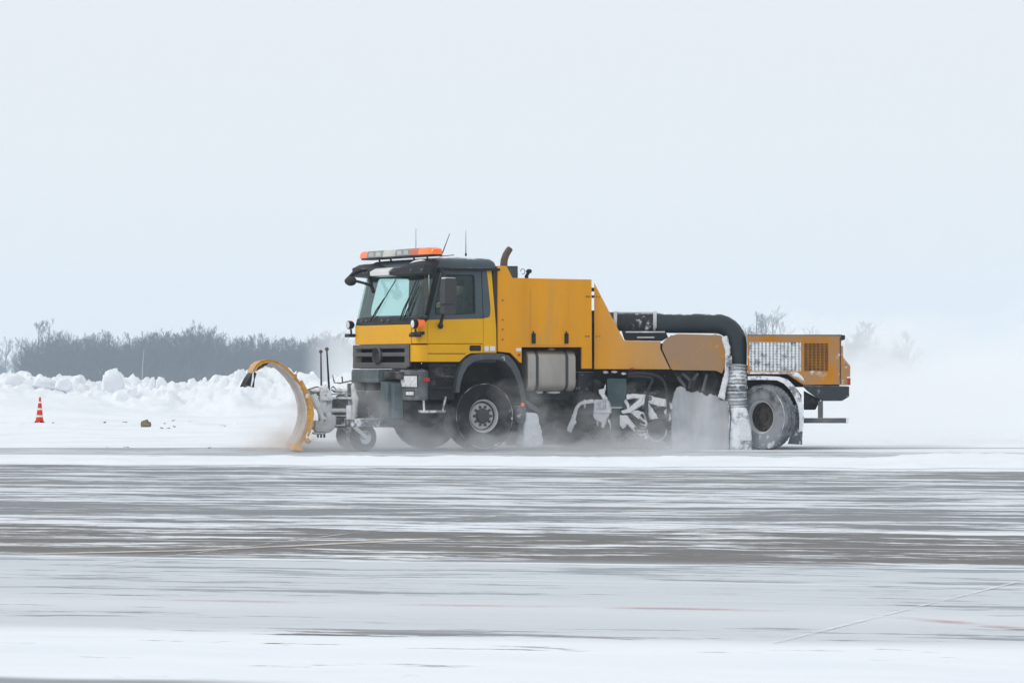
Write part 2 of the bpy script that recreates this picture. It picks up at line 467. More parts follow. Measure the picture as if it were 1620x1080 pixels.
def ground_material():
    t = NT('swept_apron_pavement')
    pos = t.geo('Position')
    X, Y, Z = t.xyz(pos)
    T = t.math('ADD', Y, t.math('MULTIPLY', X, SL))         # across the streaks
    U = t.math('SUBTRACT', X, t.math('MULTIPLY', Y, SL))    # along the streaks
    w = t.noise(t.comb(t.math('MULTIPLY', U, 0.16), t.math('MULTIPLY', T, 0.22), 0.0), 1.0, 3)
    Tw = t.math('ADD', T, t.math('MULTIPLY', t.math('SUBTRACT', w, 0.5), 1.6))
    w2 = t.noise(t.comb(t.math('MULTIPLY', U, 0.5), t.math('MULTIPLY', T, 0.35), 5.0), 1.0, 3)
    T2 = t.math('ADD', T, t.math('MULTIPLY', t.math('SUBTRACT', w2, 0.5), 1.1))
    T3 = t.math('ADD', T, t.math('MULTIPLY', t.math('SUBTRACT', w2, 0.5), 0.35))
    sw = t.math('DIVIDE', Tw, 64.0)
    # bare: how much pavement the broom left bare across the swept lanes
    k = lambda v: v / 64.0
    bare = t.ramp(sw, [(0.0, 0.1), (k(17.5), 0.06), (k(17.9), 0.30), (k(18.4), 0.30), (k(18.9), 0.05), (k(20.0), 0.08), (k(20.6), 0.3), (k(24.4), 0.33), (k(24.8), 0.68), (k(29.6), 0.62), (k(30.4), 0.40),
                       (k(31.6), 0.46), (k(32.4), 0.66), (k(34.6), 0.60), (k(35.6), 0.45), (k(39.0), 0.44), (k(41.0), 0.60), (k(44.0), 0.50),
                       (k(46.0), 0.63), (k(48.8), 0.55), (k(49.6), 0.1), (k(55.0), 0.1), (k(55.6), 0.45), (k(60.5), 0.42), (k(62.5), 0.0)])
    film = t.ramp(sw, [(0.0, 0.0), (k(17.65), 0.0), (k(18.05), 0.78), (k(18.9), 0.72), (k(19.6), 0.4), (k(20.6), 0.8), (k(24.5), 0.85), (k(25.2), 0.05),
                       (k(29.8), 0.05), (k(31.5), 0.3), (k(36.0), 0.30), (k(48.8), 0.3), (k(49.6), 0.0), (k(55.0), 0.0), (k(55.6), 0.85), (k(60.0), 0.9), (k(61.6), 0.0)])
    na = t.noise(t.comb(t.math('MULTIPLY', U, 0.33), t.math('MULTIPLY', T2, 1.5), 3.0), 1.0, 6, 0.66)
    nb = t.noise(t.comb(t.math('MULTIPLY', U, 0.9), t.math('MULTIPLY', T3, 5.2), 7.0), 1.0, 6, 0.72)
    nc = t.noise(t.comb(t.math('MULTIPLY', U, 3.2), t.math('MULTIPLY', T, 14.0), 1.0), 1.0, 5, 0.75)
    N = t.math('ADD', t.math('ADD', t.math('MULTIPLY', na, 0.50), t.math('MULTIPLY', nb, 0.36)), t.math('MULTIPLY', nc, 0.14))
    N = t.math('ADD', 0.5, t.math('MULTIPLY', t.math('SUBTRACT', N, 0.5), 2.3))
    thr = t.math('ADD', 0.5, t.math('MULTIPLY', t.math('SUBTRACT', bare, 0.5), 0.5))
    lay = t.step(N, t.math('SUBTRACT', thr, 0.035), t.math('ADD', thr, 0.055))       # loose snow left lying
    # pavement colours: worn asphalt, browner where it is driest
    dry = t.step(Tw, 34.0, 26.0)
    asp = t.mix(dry, (0.150, 0.152, 0.160), (0.140, 0.127, 0.118))
    asp = t.mix(t.lin(t.noise(t.comb(U, T, 0), 2.0, 5, 0.7), 0.3, 0.7), asp, (0.185, 0.178, 0.174))
    ice = t.mix(t.lin(nb, 0.32, 0.68), (0.34, 0.375, 0.41), (0.54, 0.585, 0.63))
    ice = t.mix(t.math('MULTIPLY', t.step(t.math('ADD', t.math('MULTIPLY', na, 0.6), t.math('MULTIPLY', nb, 0.4)), 0.60, 0.78), 0.42), ice, (0.26, 0.27, 0.285))
    fm = t.math('MULTIPLY', film, t.lin(na, 0.25, 0.6, 0.7, 1.0))
    pav = t.mix(fm, asp, ice)
    sn = t.mix(t.lin(na, 0.35, 0.65), SNOW, (0.80, 0.83, 0.875))
    thin = t.math('MULTIPLY', lay, t.math('SUBTRACT', 1.0, t.math('MULTIPLY', film, 0.62)))
    col = t.mix(thin, pav, sn)
    # thin straight ribs of snow left between broom passes
    for c0, w0, f0 in ((24.62, 0.10, 0.95), (27.3, 0.05, 0.6), (30.1, 0.10, 0.7), (40.4, 0.16, 0.8), (44.9, 0.16, 0.7), (22.6, 0.05, 0.5)):
        d0 = t.math('ABSOLUTE', t.math('SUBTRACT', t.math('ADD', T, t.math('MULTIPLY', t.math('SUBTRACT', w, 0.5), 0.5)), c0))
        col = t.mix(t.math('MULTIPLY', t.step(d0, w0, w0 * 0.4), t.math('MULTIPLY', t.step(nb, 0.36, 0.52), f0)), col, SNOW)
    # faint grey wind scour in the smooth snow near the camera
    sc = t.math('MULTIPLY', t.step(t.noise(t.comb(t.math('MULTIPLY', U, 0.35), t.math('MULTIPLY', T, 2.6), 11.0), 1.0, 3), 0.66, 0.76), 0.4)
    col = t.mix(t.math('MULTIPLY', sc, t.step(T, 19.5, 16.0)), col, (0.5, 0.53, 0.57))
    wet = t.math('MULTIPLY', t.step(X, -0.7, -1.6), t.math('MULTIPLY', t.step(Tw, 14.0, 14.35), t.step(Tw, 14.95, 14.7)))
    col = t.mix(t.math('MULTIPLY', wet, 0.75), col, (0.16, 0.16, 0.165))
    h = t.math('ADD', t.math('MULTIPLY', lay, 0.6), t.math('MULTIPLY', nc, 0.4))
    t.bsdf(col, 0.8, 0, 0.22, t.bump(h, 0.25, 0.02))
    return t.m


# ground: one sheet to the horizon
g = MB()
xs = [-1500, -400, -120, -40, 40, 120, 400, 1500]
ys = [-300, 0, 12, 62, 100, 160, 320, 500, 1500]
LOW = -2.7           # the field drops away beyond the bank, down to the wood
g.loft([[(x, y, LOW if y > 300 else 0.0) for x in xs] for y in ys])
tag(g.build('ground', ground_material()), 'snow swept airfield apron with grey pavement showing in streaks', kind='structure')


# snow covering the field beyond the swept lane, with the heaped bank behind it
def crest(X):
    return 0.84 + 0.16 * fbm(X * 0.22, 3.1) + 0.16 * fbm(X * 0.7, 9.0) - 0.20 * exp(-((X + 13.3) / 0.7) ** 2) - 0.12 * exp(-((X + 11.6) / 0.5) ** 2) + 0.16 * exp(-((X + 8.2) / 1.0) ** 2) + 0.12 * exp(-((X + 17.5) / 2.0) ** 2)


def bank_h(X, Y):
    left = 1 / (1 + exp((X + 12.2) * 1.1))          # smooth ploughed slope at the far left
    s0, s1 = 97 + 6.0 * (1 - left), 110.0
    s = min(1, max(0, (Y - s0) / (s1 - s0)))
    up = s * s * (3 - 2 * s)
    slump = 0.78 * left * min(1, max(0, (Y - 95.5) / 7.5)) ** 1.2
    dn = 1 - 0.55 * min(1, max(0, (Y - 114) / 14))
    rough = up * (1 - 0.75 * left * (1 - s))
    lum = 0.26 * fbm(X * 0.6, Y * 0.4, 1, 5) + 0.17 * abs(fbm(X * 1.3, Y * 0.9, 5, 4)) + 0.05 * fbm(X * 4.2, Y * 2.2, 2, 4)
    if rough > 0.02:                                # broken chunks: each cell of the heap sits at its own height
        d_, pts_ = mnoise.voronoi(Vector((X * 1.15 + 0.5 * fbm(X, Y, 3, 2), Y * 0.62, 0.0)))
        cr_ = mnoise.cell(pts_[0] * 7.31)
        fac = min(1.0, (d_[1] - d_[0]) * 6.0)
        lum += fac * (0.20 * cr_ + 0.05) * (1 - 0.4 * left)
        d_, pts_ = mnoise.voronoi(Vector((X * 3.4, Y * 1.7, 4.0)))
        lum += min(1.0, (d_[1] - d_[0]) * 6.0) * 0.11 * mnoise.cell(pts_[0] * 5.7)
    h = max(crest(X) * up, slump) * dn + lum * rough * 1.25
    fl = min(1, max(0, (Y - 62.5) / 14))            # flat snow with small ruts in front of the bank
    ridge = exp(-((Y - 86 - 1.5 * fbm(X * 0.2, 0.3)) / 2.6) ** 2)
    h += fl * (0.02 + 0.02 * fbm(X * 0.35, Y * 0.25, 8)) + ridge * max(0, 0.03 + 0.10 * fbm(X * 1.3, Y * 0.9, 4, 4))
    return max(0.006, h + 0.006)


b = MB()
Ys = [62.0 + 0.8 * i for i in range(36)] + [91 + 0.22 * i for i in range(110)] + [116 + 3.0 * i for i in range(9)]
Xs = [-22 + 0.085 * i for i in range(212)] + [-3.9 + 0.8 * i for i in range(55)]
b.loft([[(X, Y, 0.006 if (i == 0) else bank_h(X, Y)) for X in Xs] for i, Y in enumerate(Ys)])
bank = b.build('snow_bank', M_snow('heaped_snow', SNOW, 1.0, 0.02, 2.2), smooth=True)
tag(bank, 'heaped bank of ploughed lumpy snow across the field', kind='structure')

# the low windrow of snow left along the near edge of the truck's lane
w = MB()
rows = []
U0 = [-14 + 0.12 * i for i in range(236)]
for j in range(19):
    q = j / 18.0
    row = []
    for X in U0:
        wid = 4.4 + 1.4 * min(1, max(0, (X + 8) / 14)) + 0.9 * fbm(X * 0.3, 1.0)
        T = 49.9 + 0.9 * fbm(X * 0.45, 2.0, 0, 5) + wid * q
        Yy = T - SL * X * 0.62
        prof = sin(pi * min(1, max(0, q))) ** 0.7
        ht = 0.052 + 0.018 * fbm(X * 0.35, 4) + 0.075 * exp(-((X - 7.2) / 2.1) ** 2)
        row.append((X, Yy, 0.004 + prof * max(0.01, ht + 0.03 * fbm(X * 2.4, q * 3, 6, 4) + 0.02 * max(0, fbm(X * 7, q * 9, 2, 3)))))
    rows.append(row)
w.loft(rows)
tag(w.build('snow_windrow', M_snow('windrow_snow', SNOW, 0.5, 0.0, 3.0), smooth=True),
    'low white ridge of snow along the swept lane', kind='stuff')


# slab joints and worn painted lines in the pavement, 4 mm above it
def strip(name, pts, width, mat, label):
    m = MB(); rows = []
    fine = []
    for i in range(len(pts) - 1):
        for k in range(8):
            q = k / 8; fine.append((pts[i][0] * (1 - q) + pts[i + 1][0] * q, pts[i][1] * (1 - q) + pts[i + 1][1] * q))
    fine.append(pts[-1])
    for i, p in enumerate(fine):
        a, c = fine[max(0, i - 1)], fine[min(len(fine) - 1, i + 1)]
        d = Vector((c[0] - a[0], c[1] - a[1])).normalized(); n = Vector((-d.y, d.x)) * width / 2
        rows.append([(p[0] + n.x, p[1] + n.y, 0.004), (p[0] - n.x, p[1] - n.y, 0.004)])
    m.loft(rows)
    return tag(m.build(name, mat), label, kind='structure')


def line_mat(name, col, lo, hi, under):
    t = NT(name)
    X, Y, Z = t.xyz(t.geo('Position'))
    n = t.noise(t.comb(t.math('MULTIPLY', X, 0.9), t.math('MULTIPLY', Y, 2.2), 0), 1.0, 5, 0.6)
    f = t.step(n, lo, hi)
    d = t.n.new('ShaderNodeBsdfDiffuse'); d.inputs[0].default_value = (*col, 1)
    tr = t.n.new('ShaderNodeBsdfTransparent')
    mx = t.n.new('ShaderNodeMixShader'); t.put(mx.inputs[0], t.math('MULTIPLY', f, under))
    t.l.new(tr.outputs[0], mx.inputs[1]); t.l.new(d.outputs[0], mx.inputs[2]); t.l.new(mx.outputs[0], t.out.inputs[0])
    return t.m


jm = line_mat('snow_filled_joint', (0.84, 0.86, 0.89), 0.30, 0.60, 0.65)
jm2 = line_mat('snow_filled_joint_faint', (0.84, 0.86, 0.89), 0.42, 0.62, 0.6)
rm = line_mat('worn_red_line', (0.68, 0.34, 0.38), 0.40, 0.72, 0.5)
ym = line_mat('worn_pale_line', (0.78, 0.70, 0.62), 0.36, 0.55, 0.8)
strip('slab_joint', [gnd(1225, 1017), gnd(1420, 968), gnd(1640, 913)], 0.034, jm, 'straight white snow filled slab joint in the near right pavement')
strip('slab_joint', [gnd(80, 902), gnd(330, 872), gnd(620, 835), gnd(870, 807)], 0.04, jm2, 'faint white slab joint across the streaked middle pavement')
strip('slab_joint', [gnd(1150, 775), gnd(1440, 744)], 0.05, jm2, 'faint white slab joint near the far windrow')
strip('painted_line', [gnd(-30, 939), gnd(330, 950), gnd(700, 957), gnd(1080, 962.5), gnd(1270, 967), gnd(1400, 975), gnd(1520, 985), gnd(1660, 999)], 0.14, rm,
      'worn red painted line curving over the icy pavement')
strip('painted_line', [gnd(-30, 878), gnd(300, 871), gnd(560, 859), gnd(760, 848)], 0.15, ym, 'worn pale painted line on the brown bare pavement')


# ------------------------------------------------------------------ bare winter trees
def grow(rng, H, spread=0.35, nb=26, fork=False, twig=1.0):
    """returns (trunk MB, crown MB) for a leafless tree of height H at the origin"""
    tr, cr = MB(), MB()
    lean = rng.uniform(-0.04, 0.04)
    pts, r0 = [], 0.012 * H + 0.03
    for i in range(7):
        q = i / 6
        pts.append(Vector((lean * H * q * q + 0.012 * H * rng.uniform(-1, 1) * q, 0.012 * H * rng.uniform(-1, 1) * q, H * 0.96 * q)))
    tr.tube(pts, lambda q: r0 * (1 - 0.9 * q) + 0.012, 5, caps=False)

    def at(q):
        k = min(5.999, q * 6); i = int(k); return pts[i].lerp(pts[i + 1], k - i)

    def branch(p, d, L, r, lev):
        n = 3; q = p.copy(); path = [p.copy()]
        for i in range(n):
            d = (d + Vector((rng.uniform(-.22, .22), rng.uniform(-.22, .22), rng.uniform(0.0, .26)))).normalized()
            q = q + d * L / n; path.append(q.copy())
        cr.tube(path, [r, r * .75, r * .5, r * .22], 3, caps=False)
        if lev < 2:
            for i in range(rng.randint(4, 6) if lev == 0 else rng.randint(3, 5)):
                f = rng.uniform(0.25, 1.0) * n; j = min(n - 1, int(f)); s = path[j].lerp(path[j + 1], f - j)
                dd = (d + Vector((rng.uniform(-.8, .8), rng.uniform(-.8, .8), rng.uniform(-.1, .6)))).normalized()
                branch(s, dd, L * rng.uniform(.35, .6), max(r * .5, 0.018 * twig), lev + 1)

    for i in range(nb):
        q = rng.uniform(0.22, 0.98)
        az = rng.uniform(0, 2 * pi); up = rng.uniform(0.55, 1.3)
        L = H * spread * (1.15 - q) * rng.uniform(.6, 1.15) + 0.05 * H
        branch(at(q), Vector((cos(az), sin(az), up)).normalized(), L, max(0.02, r0 * (1 - q) * .55 + 0.012), 0)
    return tr, cr


rng = random.Random(11)
protos = []
for i in range(7):
    protos.append(grow(rng, 10.0, rng.uniform(.26, .4), rng.randint(20, 28)))
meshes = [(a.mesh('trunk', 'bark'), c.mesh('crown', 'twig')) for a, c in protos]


def tree_obj(i, X, Y, H, label, group=None, rot=0.0, wide=1.0):
    e = empty('bare_tree', (X, Y, LOW), rot)
    tag(e, label, 'tree', group)
    for nm, me in zip(('trunk', 'crown'), meshes[i % 7]):
        o = bpy.data.objects.new(nm, me); COL.objects.link(o); o.parent = e
    e.scale = (H / 10 * wide, H / 10 * wide, H / 10)
    return e


def far(px, Y): return (px - 810) / F * Y


# trees that stand out of the treeline: (pixel column, distance, height, label)
stand = [
    (8, 1150, 13.0, 'pale hazy bare tree at the far left edge of the treeline'),
    (-14, 1120, 11.0, 'hazy bare tree cut by the left edge of the picture'),
    (47, 905, 8.6, 'small hazy bare tree just left of the tall double tree'),
    (62, 880, 14.2, 'tall bare tree standing highest at the left end of the treeline'),
    (74, 885, 14.8, 'bare tree crowning the left end, close right of the tallest'),
    (232, 850, 10.6, 'bare tree rising above the treeline over the leaning pale birch'),
    (262, 850, 11.2, 'bare bushy topped tree above the middle of the treeline'),
    (298, 850, 11.3, 'forked bare tree with gaps of sky beside its crown'),
    (312, 852, 11.2, 'bare tree close right of the forked one in the treeline'),
    (415, 870, 9.4, 'bare tree in the treeline above the plow flap'),
    (444, 875, 10.2, 'slender bare tree above the curved top of the plow'),
    (1199, 880, 16.4, 'bare tree top showing above the black duct bend'),
    (1222, 885, 17.4, 'highest bare tree top showing over the rear hood'),
    (1285, 880, 13.0, 'low bare tree top over the rear hood grille'),
    (1352, 880, 12.4, 'bare tree fading into blown snow right behind the truck'),
    (1374, 878, 13.8, 'taller bare tree fading into blown snow behind the truck'),
    (1437, 890, 12.2, 'faint bare tree farthest right in the blown snow'),
    (1211, 890, 16.0, 'bare tree squeezed between the two high tops over the rear hood'),
    (1238, 884, 14.6, 'bare tree sloping down right of the highest top over the hood'),
    (1362, 884, 12.8, 'bare tree between the two in the blown snow behind the truck'),
]
for i, (px, Y, H, lab) in enumerate(stand):
    tree_obj(i, far(px, Y), Y, H + 2.4, lab, 'bare trees of the distant treeline', rng.uniform(0, 6.28), 1.35 if H > 12 else 1.05)

# the wood behind them reads as one mass
raw = []
for a, c in protos:
    vv = a.v + c.v; ff = a.f + [[i + len(a.v) for i in f] for f in c.f]
    raw.append((vv, ff))
wm = MB()
wv, wf = [], []
def add_tree(i, X, Y, H, wide=1.0):
    vv, ff = raw[i]; o = len(wv); s = H / 10; a = rng.uniform(0, 6.28); ca, sa = cos(a) * s * wide, sin(a) * s * wide
    wv.extend([(X + x * ca - y * sa, Y + x * sa + y * ca, LOW + z * s) for x, y, z in vv])
    wf.extend([[j + o for j in f] for f in ff])
for r in range(7):
    Y = 850 + r * 9
    px = 34 + r * 3
    while px < 1430:
        dens = 1.0
        top = 9.7 + 2.0 * fbm(px * 0.022, 0.3) + 1.6 * fbm(px * 0.08, r * 0.4)
        if px < 85: top -= 1.6 * (85 - px) / 50
        if px > 470: top -= 0.4
        if px > 1180: top -= 1.0
        add_tree(rng.randrange(7), far(px, Y), Y + rng.uniform(-3, 3), max(4.5, top + 2.6 + rng.uniform(-1.8, 1.0) + (rng.uniform(0, 2.2) if rng.random() < .18 else 0)), 1.1)
        px += rng.uniform(10, 18) * (1.0 if px < 560 or px > 1150 else 2.2)
for k in range(46):                                 # a farther, paler stand at the left edge
    px = rng.uniform(-70, 100); add_tree(rng.randrange(7), far(px, 1330), 1330 + rng.uniform(-30, 30), rng.uniform(7, 11), 1.2)
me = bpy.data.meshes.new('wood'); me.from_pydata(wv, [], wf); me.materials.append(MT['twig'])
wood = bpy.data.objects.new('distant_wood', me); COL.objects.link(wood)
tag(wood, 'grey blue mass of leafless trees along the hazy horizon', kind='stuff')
# undergrowth and saplings that close the wood below
uv_, uf_ = [], []
for k in range(15000):
    px = rng.uniform(36, 1430); Y = rng.uniform(846, 905)
    if px < 80 and rng.random() < 0.6: continue
    X = far(px, Y); h = rng.uniform(3.0, 9.8); d = rng.uniform(-.5, .5); r_ = rng.uniform(.02, .05)
    o = len(uv_)
    uv_ += [(X - r_, Y, LOW), (X + r_, Y, LOW), (X + d + r_ * .3, Y, LOW + h), (X + d - r_ * .3, Y, LOW + h)]
    uf_.append((o, o + 1, o + 2, o + 3))
    for j in range(3):
        q = rng.uniform(.3, .9); bx, bz = X + d * q, LOW + h * q; L = rng.uniform(.4, 1.2); sx = rng.choice((-1, 1))
        o = len(uv_)
        uv_ += [(bx, Y, bz), (bx, Y, bz + .05), (bx + sx * L * .6, Y + rng.uniform(-.5, .5), bz + L)]
        uf_.append((o, o + 1, o + 2))
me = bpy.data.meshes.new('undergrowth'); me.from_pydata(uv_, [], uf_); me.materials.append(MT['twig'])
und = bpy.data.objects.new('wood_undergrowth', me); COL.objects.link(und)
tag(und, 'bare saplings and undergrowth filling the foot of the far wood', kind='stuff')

# the pale leaning birch in front of the wood
bt = MB()
X0, Y0 = far(224.5, 835), 835
bt.tube([(X0, Y0, LOW), (X0 + .15, Y0, 3), (X0 + .5, Y0, 7.0)], [.11, .09, .05], 6)
e = empty('birch_tree', (0, 0, 0))
bt.build('trunk', 'birch', e)
bc = MB()
for k in range(10):
    z = rng.uniform(4.5, 7.0); x = X0 + .15 + (z - 3) / 4 * .35; dx = rng.uniform(-1, 1)
    bc.tube([(x, Y0, z), (x + dx * .4, Y0, z + .5), (x + dx * .9, Y0, z + 1.3)], [.03, .02, .008], 3, caps=False)
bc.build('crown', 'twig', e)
tag(e, 'single pale leaning birch trunk in front of the dark wood', 'tree')


# ------------------------------------------------------------------ snow blocks on the bank, cone, stones
def block(px, ytop, wpx, hpx, Y, seed, label, rot=0.3):
    s = F / Y; X = (px - 810) / s; zt = EYE - (ytop - HOR) / s
    wd, hh = wpx / s, hpx / s
    bm = bmesh.new(); bmesh.ops.create_cube(bm, size=1.0)
    bmesh.ops.subdivide_edges(bm, edges=bm.edges, cuts=5, use_grid_fill=True)
    rg = random.Random(seed)
    tx, ty = rg.uniform(-.25, .25), rg.uniform(-.2, .2)
    R = Matrix.Rotation(rot, 3, 'Z')
    for v in bm.verts:
        c = v.co
        k = 1 - 0.28 * max(0, (abs(c.x) * 2) ** 4 * (abs(c.z) * 2) ** 4) - .1 * (abs(c.y) * 2) ** 3
        n = 0.10 * mnoise.noise(c * 2.3 + Vector((seed, 0, 0))) + 0.04 * mnoise.noise(c * 7 + Vector((0, seed, 0)))
        c.x = (c.x * (1 - 0.25 * c.z) + tx * c.z * .5) * k + n; c.z = c.z * k + n + 0.12 * c.x * (1 if seed % 2 else -1); c.y = c.y * k + n
        v.co = R @ Vector((c.x * wd, c.y * wd * .8, c.z * hh))
    me = bpy.data.meshes.new('snow_block'); bm.to_mesh(me); bm.free()
    me.materials.append(MT['snow'])
    for p in me.polygons: p.use_smooth = True
    o = bpy.data.objects.new('snow_block', me); COL.objects.link(o); o.location = (X, Y, zt - hh / 2)
    return tag(o, label, 'snow block', 'blocks of packed snow on the bank')


block(178, 584, 33, 42, 108.5, 3, 'largest squared block of packed snow standing up on the bank')
block(255, 597, 17, 24, 109, 4, 'upright rounded snow block right of the biggest, on the bank crest')
block(241, 597, 9, 20, 109, 5, 'narrow upright snow slab beside the rounded snow block')
block(101, 599, 26, 20, 107, 6, 'flat topped snow block on the left bank crest above the cone')
block(20, 594, 30, 24, 108, 8, 'rounded snow block at the left edge of the bank')
block(70, 598, 34, 18, 108, 12, 'low snow block between the two left ones on the bank crest')
block(423, 598, 16, 20, 109, 7, 'small snow block on the bank under the plow arch')

# traffic cone
cx, cyy = gnd(62.5, 669.5)
cone = empty('traffic_cone', (cx, cyy, bank_h(cx, cyy) - 0.01), 0.5)
cone.rotation_euler = (0.0, 0.02, 0.5)
tag(cone, 'orange red traffic cone with white bands standing in the snow', 'traffic cone')
Hc = 0.68
rad = lambda z: 0.112 * (1 - z / Hc) + 0.024 * (z / Hc) + (0.03 * max(0, 1 - z / 0.12) ** 2)
m = MB()
prof = [(z, rad(z)) for z in [0.06 + i * (Hc - 0.06) / 24 for i in range(25)]]
m.lathe(prof + [(Hc + 0.012, 0.016), (Hc + 0.014, 0.0)], 24, axis='z')
m.build('body', 'cone_red', cone, smooth=True)
m = MB()
for k in range(4):
    a = k * pi / 2 + pi / 4
    R = Matrix.Rotation(a, 3, 'Z')
    vs = [R @ Vector(v) for v in ((.07, -.055, .09), (.07, .055, .09), (.15, -.045, 0), (.15, .045, 0), (.05, -.05, .09), (.05, .05, .09), (.12, -.035, 0), (.12, .035, 0))]
    m.add(vs, [(0, 1, 3, 2), (4, 6, 7, 5), (0, 4, 5, 1), (2, 3, 7, 6), (0, 2, 6, 4), (1, 5, 7, 3)])
m.build('foot', 'cone_red', cone)
for z0, z1 in ((0.16, 0.21), (0.35, 0.395), (0.53, 0.575)):
    m = MB(); m.lathe([(z0, rad(z0) + .003), (z1, rad(z1) + .003)], 24, axis='z'); m.build('white_band', 'white', cone, smooth=True)


def stone(px, py, wpx, hpx, seed, mat, name, label, cat, group=None):
    X, Y = gnd(px, py); s = F / Y
    m = MB(); r = (wpx / s / 2, wpx / s / 2.4, hpx / s * 0.6)
    m.blob((0, 0, 0), r, seed, 0.9, 1.3, 2)
    o = m.build(name, mat, smooth=False)
    o.location = (X, Y, bank_h(X, Y) + r[2] * 0.2); o.rotation_euler = (0, 0.25 if seed % 2 else -.15, seed)
    tag(o, label, cat, group)


stone(231, 678, 19, 13, 3, 'rock', 'rock', 'brown grey rock lying on the snow in front of the bank', 'rock')
for i, (px, py, w_, h_) in enumerate([(255, 679, 8, 4), (266, 679, 6, 2.5), (276, 677, 5, 2.5), (84, 669.5, 5, 3), (166, 670, 4, 4), (197, 669, 10, 3),
                                      (372, 674, 13, 3), (352, 676, 9, 3), (345, 654, 4, 2), (377, 652, 6, 3), (274, 666, 6, 2),
                                      (300, 668, 5, 2), (30, 672, 8, 2.5), (200, 707, 9, 2.2), (170, 707, 4, 1.6), (332, 708, 5, 2), (260, 671, 5, 2)]):
    stone(px, py + 1, w_, h_, i + 5, 'stone_dark', 'frozen_clod', 'small dark frozen clod lying on the flat snow before the bank', 'clod', 'frozen clods strewn over the snow')

# ================================================================== the truck
TH = radians(29)
N0 = (sin(TH), -cos(TH))
FR = Frame((767 - 810) / 92.0 - 1.2 * N0[0], 60.0 - 1.2 * N0[1], pi + TH)          # tractor: origin under the front axle
FT = Frame(4.46 + 0.05, 60.85 + 1.25, pi - radians(4))                             # rear unit: origin under the rear axle
truck = empty('runway_plow_truck', (FR.o[0], FR.o[1], 0), FR.ang)
tag(truck, 'yellow and orange runway sweeper truck with a front snow plow throwing up snow', 'truck')
REL = FR.mat().inverted() @ FT.mat()       # rear unit seen from the tractor
TB = 1.25                                  # half width


def s(px, py, b=TB): return FR.side(px, py, b)
def S(pts, b=TB): return [FR.side(x, y, b) for x, y in pts]
def r(px, py, b=TB): return FT.side(px, py, b)
def R_(pts, b=TB): return [FT.side(x, y, b) for x, y in pts]
def P3(px, py, b): a, z = FR.side(px, py, b); return Vector((a, b, z))
def Q3(px, py, b): a, z = FT.side(px, py, b); return Vector((a, b, z))


def rrect(x0, x1, z0, z1, rad_, k=4):
    out = []
    for cx_, cz_, a0 in ((x1 - rad_, z1 - rad_, 0), (x0 + rad_, z1 - rad_, 90), (x0 + rad_, z0 + rad_, 180), (x1 - rad_, z0 + rad_, 270)):
        for i in range(k + 1):
            a = radians(a0 + 90 * i / k); out.append((cx_ + rad_ * cos(a), cz_ + rad_ * sin(a)))
    return out


def roundpoly(pts, rad_, k=4):
    out = []
    n = len(pts)
    for i in range(n):
        p = Vector(pts[i]); a = (Vector(pts[i - 1]) - p); c = (Vector(pts[(i + 1) % n]) - p)
        d = min(rad_, a.length * .45, c.length * .45)
        p0, p1 = p + a.normalized() * d, p + c.normalized() * d
        for j in range(k + 1):
            q = j / k; out.append(tuple(p0 * (1 - q) ** 2 + p * 2 * q * (1 - q) + p1 * q * q))
    return out


def part(mb, name, mats, parent=truck, bevel=0.0, smooth=False, rear=False, label=None, seg=2):
    o = mb.build(name, mats, parent, REL if rear else None, bevel, smooth, seg)
    if label: o['label'] = label
    return o


# ------------------------------------------------------------------ cab
AF = s(659, 540)[0]                 # front of the cab
AR = s(785, 540)[0]                 # back of the cab
zw = lambda py: s(700, py)[1]       # height of a row on the cab side
ZB, ZT = zw(501), zw(433)           # windscreen foot and head


def lean(z): return 0.0 if z < ZB - 0.12 else 0.255 * (z - ZB + 0.12)


def plan(u, z, ins=0.0):
    """cab outline seen from above: u = -1..1 across the front, |u| > 1 runs back along the sides"""
    w_ = TB - ins; rc = 0.13
    a0 = AF - lean(z) - ins
    au = abs(u); sg = 1 if u >= 0 else -1
    if au <= 1: b_ = (w_ - rc) * au; a_ = a0 - 0.03 * au * au
    elif au <= 1.2:
        t_ = (au - 1) / .2 * pi / 2
        b_ = w_ - rc + rc * sin(t_); a_ = a0 - 0.03 - rc * (1 - cos(t_))
    else: b_ = w_; a_ = a0 - 0.03 - rc - (au - 1.2)
    return (a_, sg * b_, z)


def skin(u0, u1, z0, z1, th=0.03, nu=16, nz=5, off=0.0, mb=None, m=0, ztop=None):
    """curved panel of the cab front between outline positions"""
    mb = mb or MB()
    us = [u0 + (u1 - u0) * i / nu for i in range(nu + 1)]
    zt = ztop or (lambda u: z1)
    out = [[plan(u, z0 + (zt(u) - z0) * j / nz, -off) for u in us] for j in range(nz + 1)]
    inn = [[plan(u, z0 + (zt(u) - z0) * j / nz, th - off) for u in us] for j in range(nz + 1)]
    ring = [out[j] + list(reversed(inn[j])) for j in range(nz + 1)]
    mb.loft(ring, m, closed=True, caps=True)
    return mb


def ub(px, py):                     # outline position of a pixel on the cab front
    b_, z_ = FR.front(px, py, AF)
    return b_ / (TB - 0.13)


Z = {k: zw(v) for k, v in dict(yel_t=513, yel_b=544, gr_b=583, bum_b=632, visb=433, roof=408, gut=424, sill=572).items()}
UG = .90
part(skin(-UG, UG, Z['yel_b'], Z['yel_t'], nu=24, off=.004), 'front_panel', 'yellow', bevel=.008)
part(skin(-1.2, 1.2, Z['yel_t'] + .006, ZB, nu=24), 'cowl', 'black', bevel=.006)
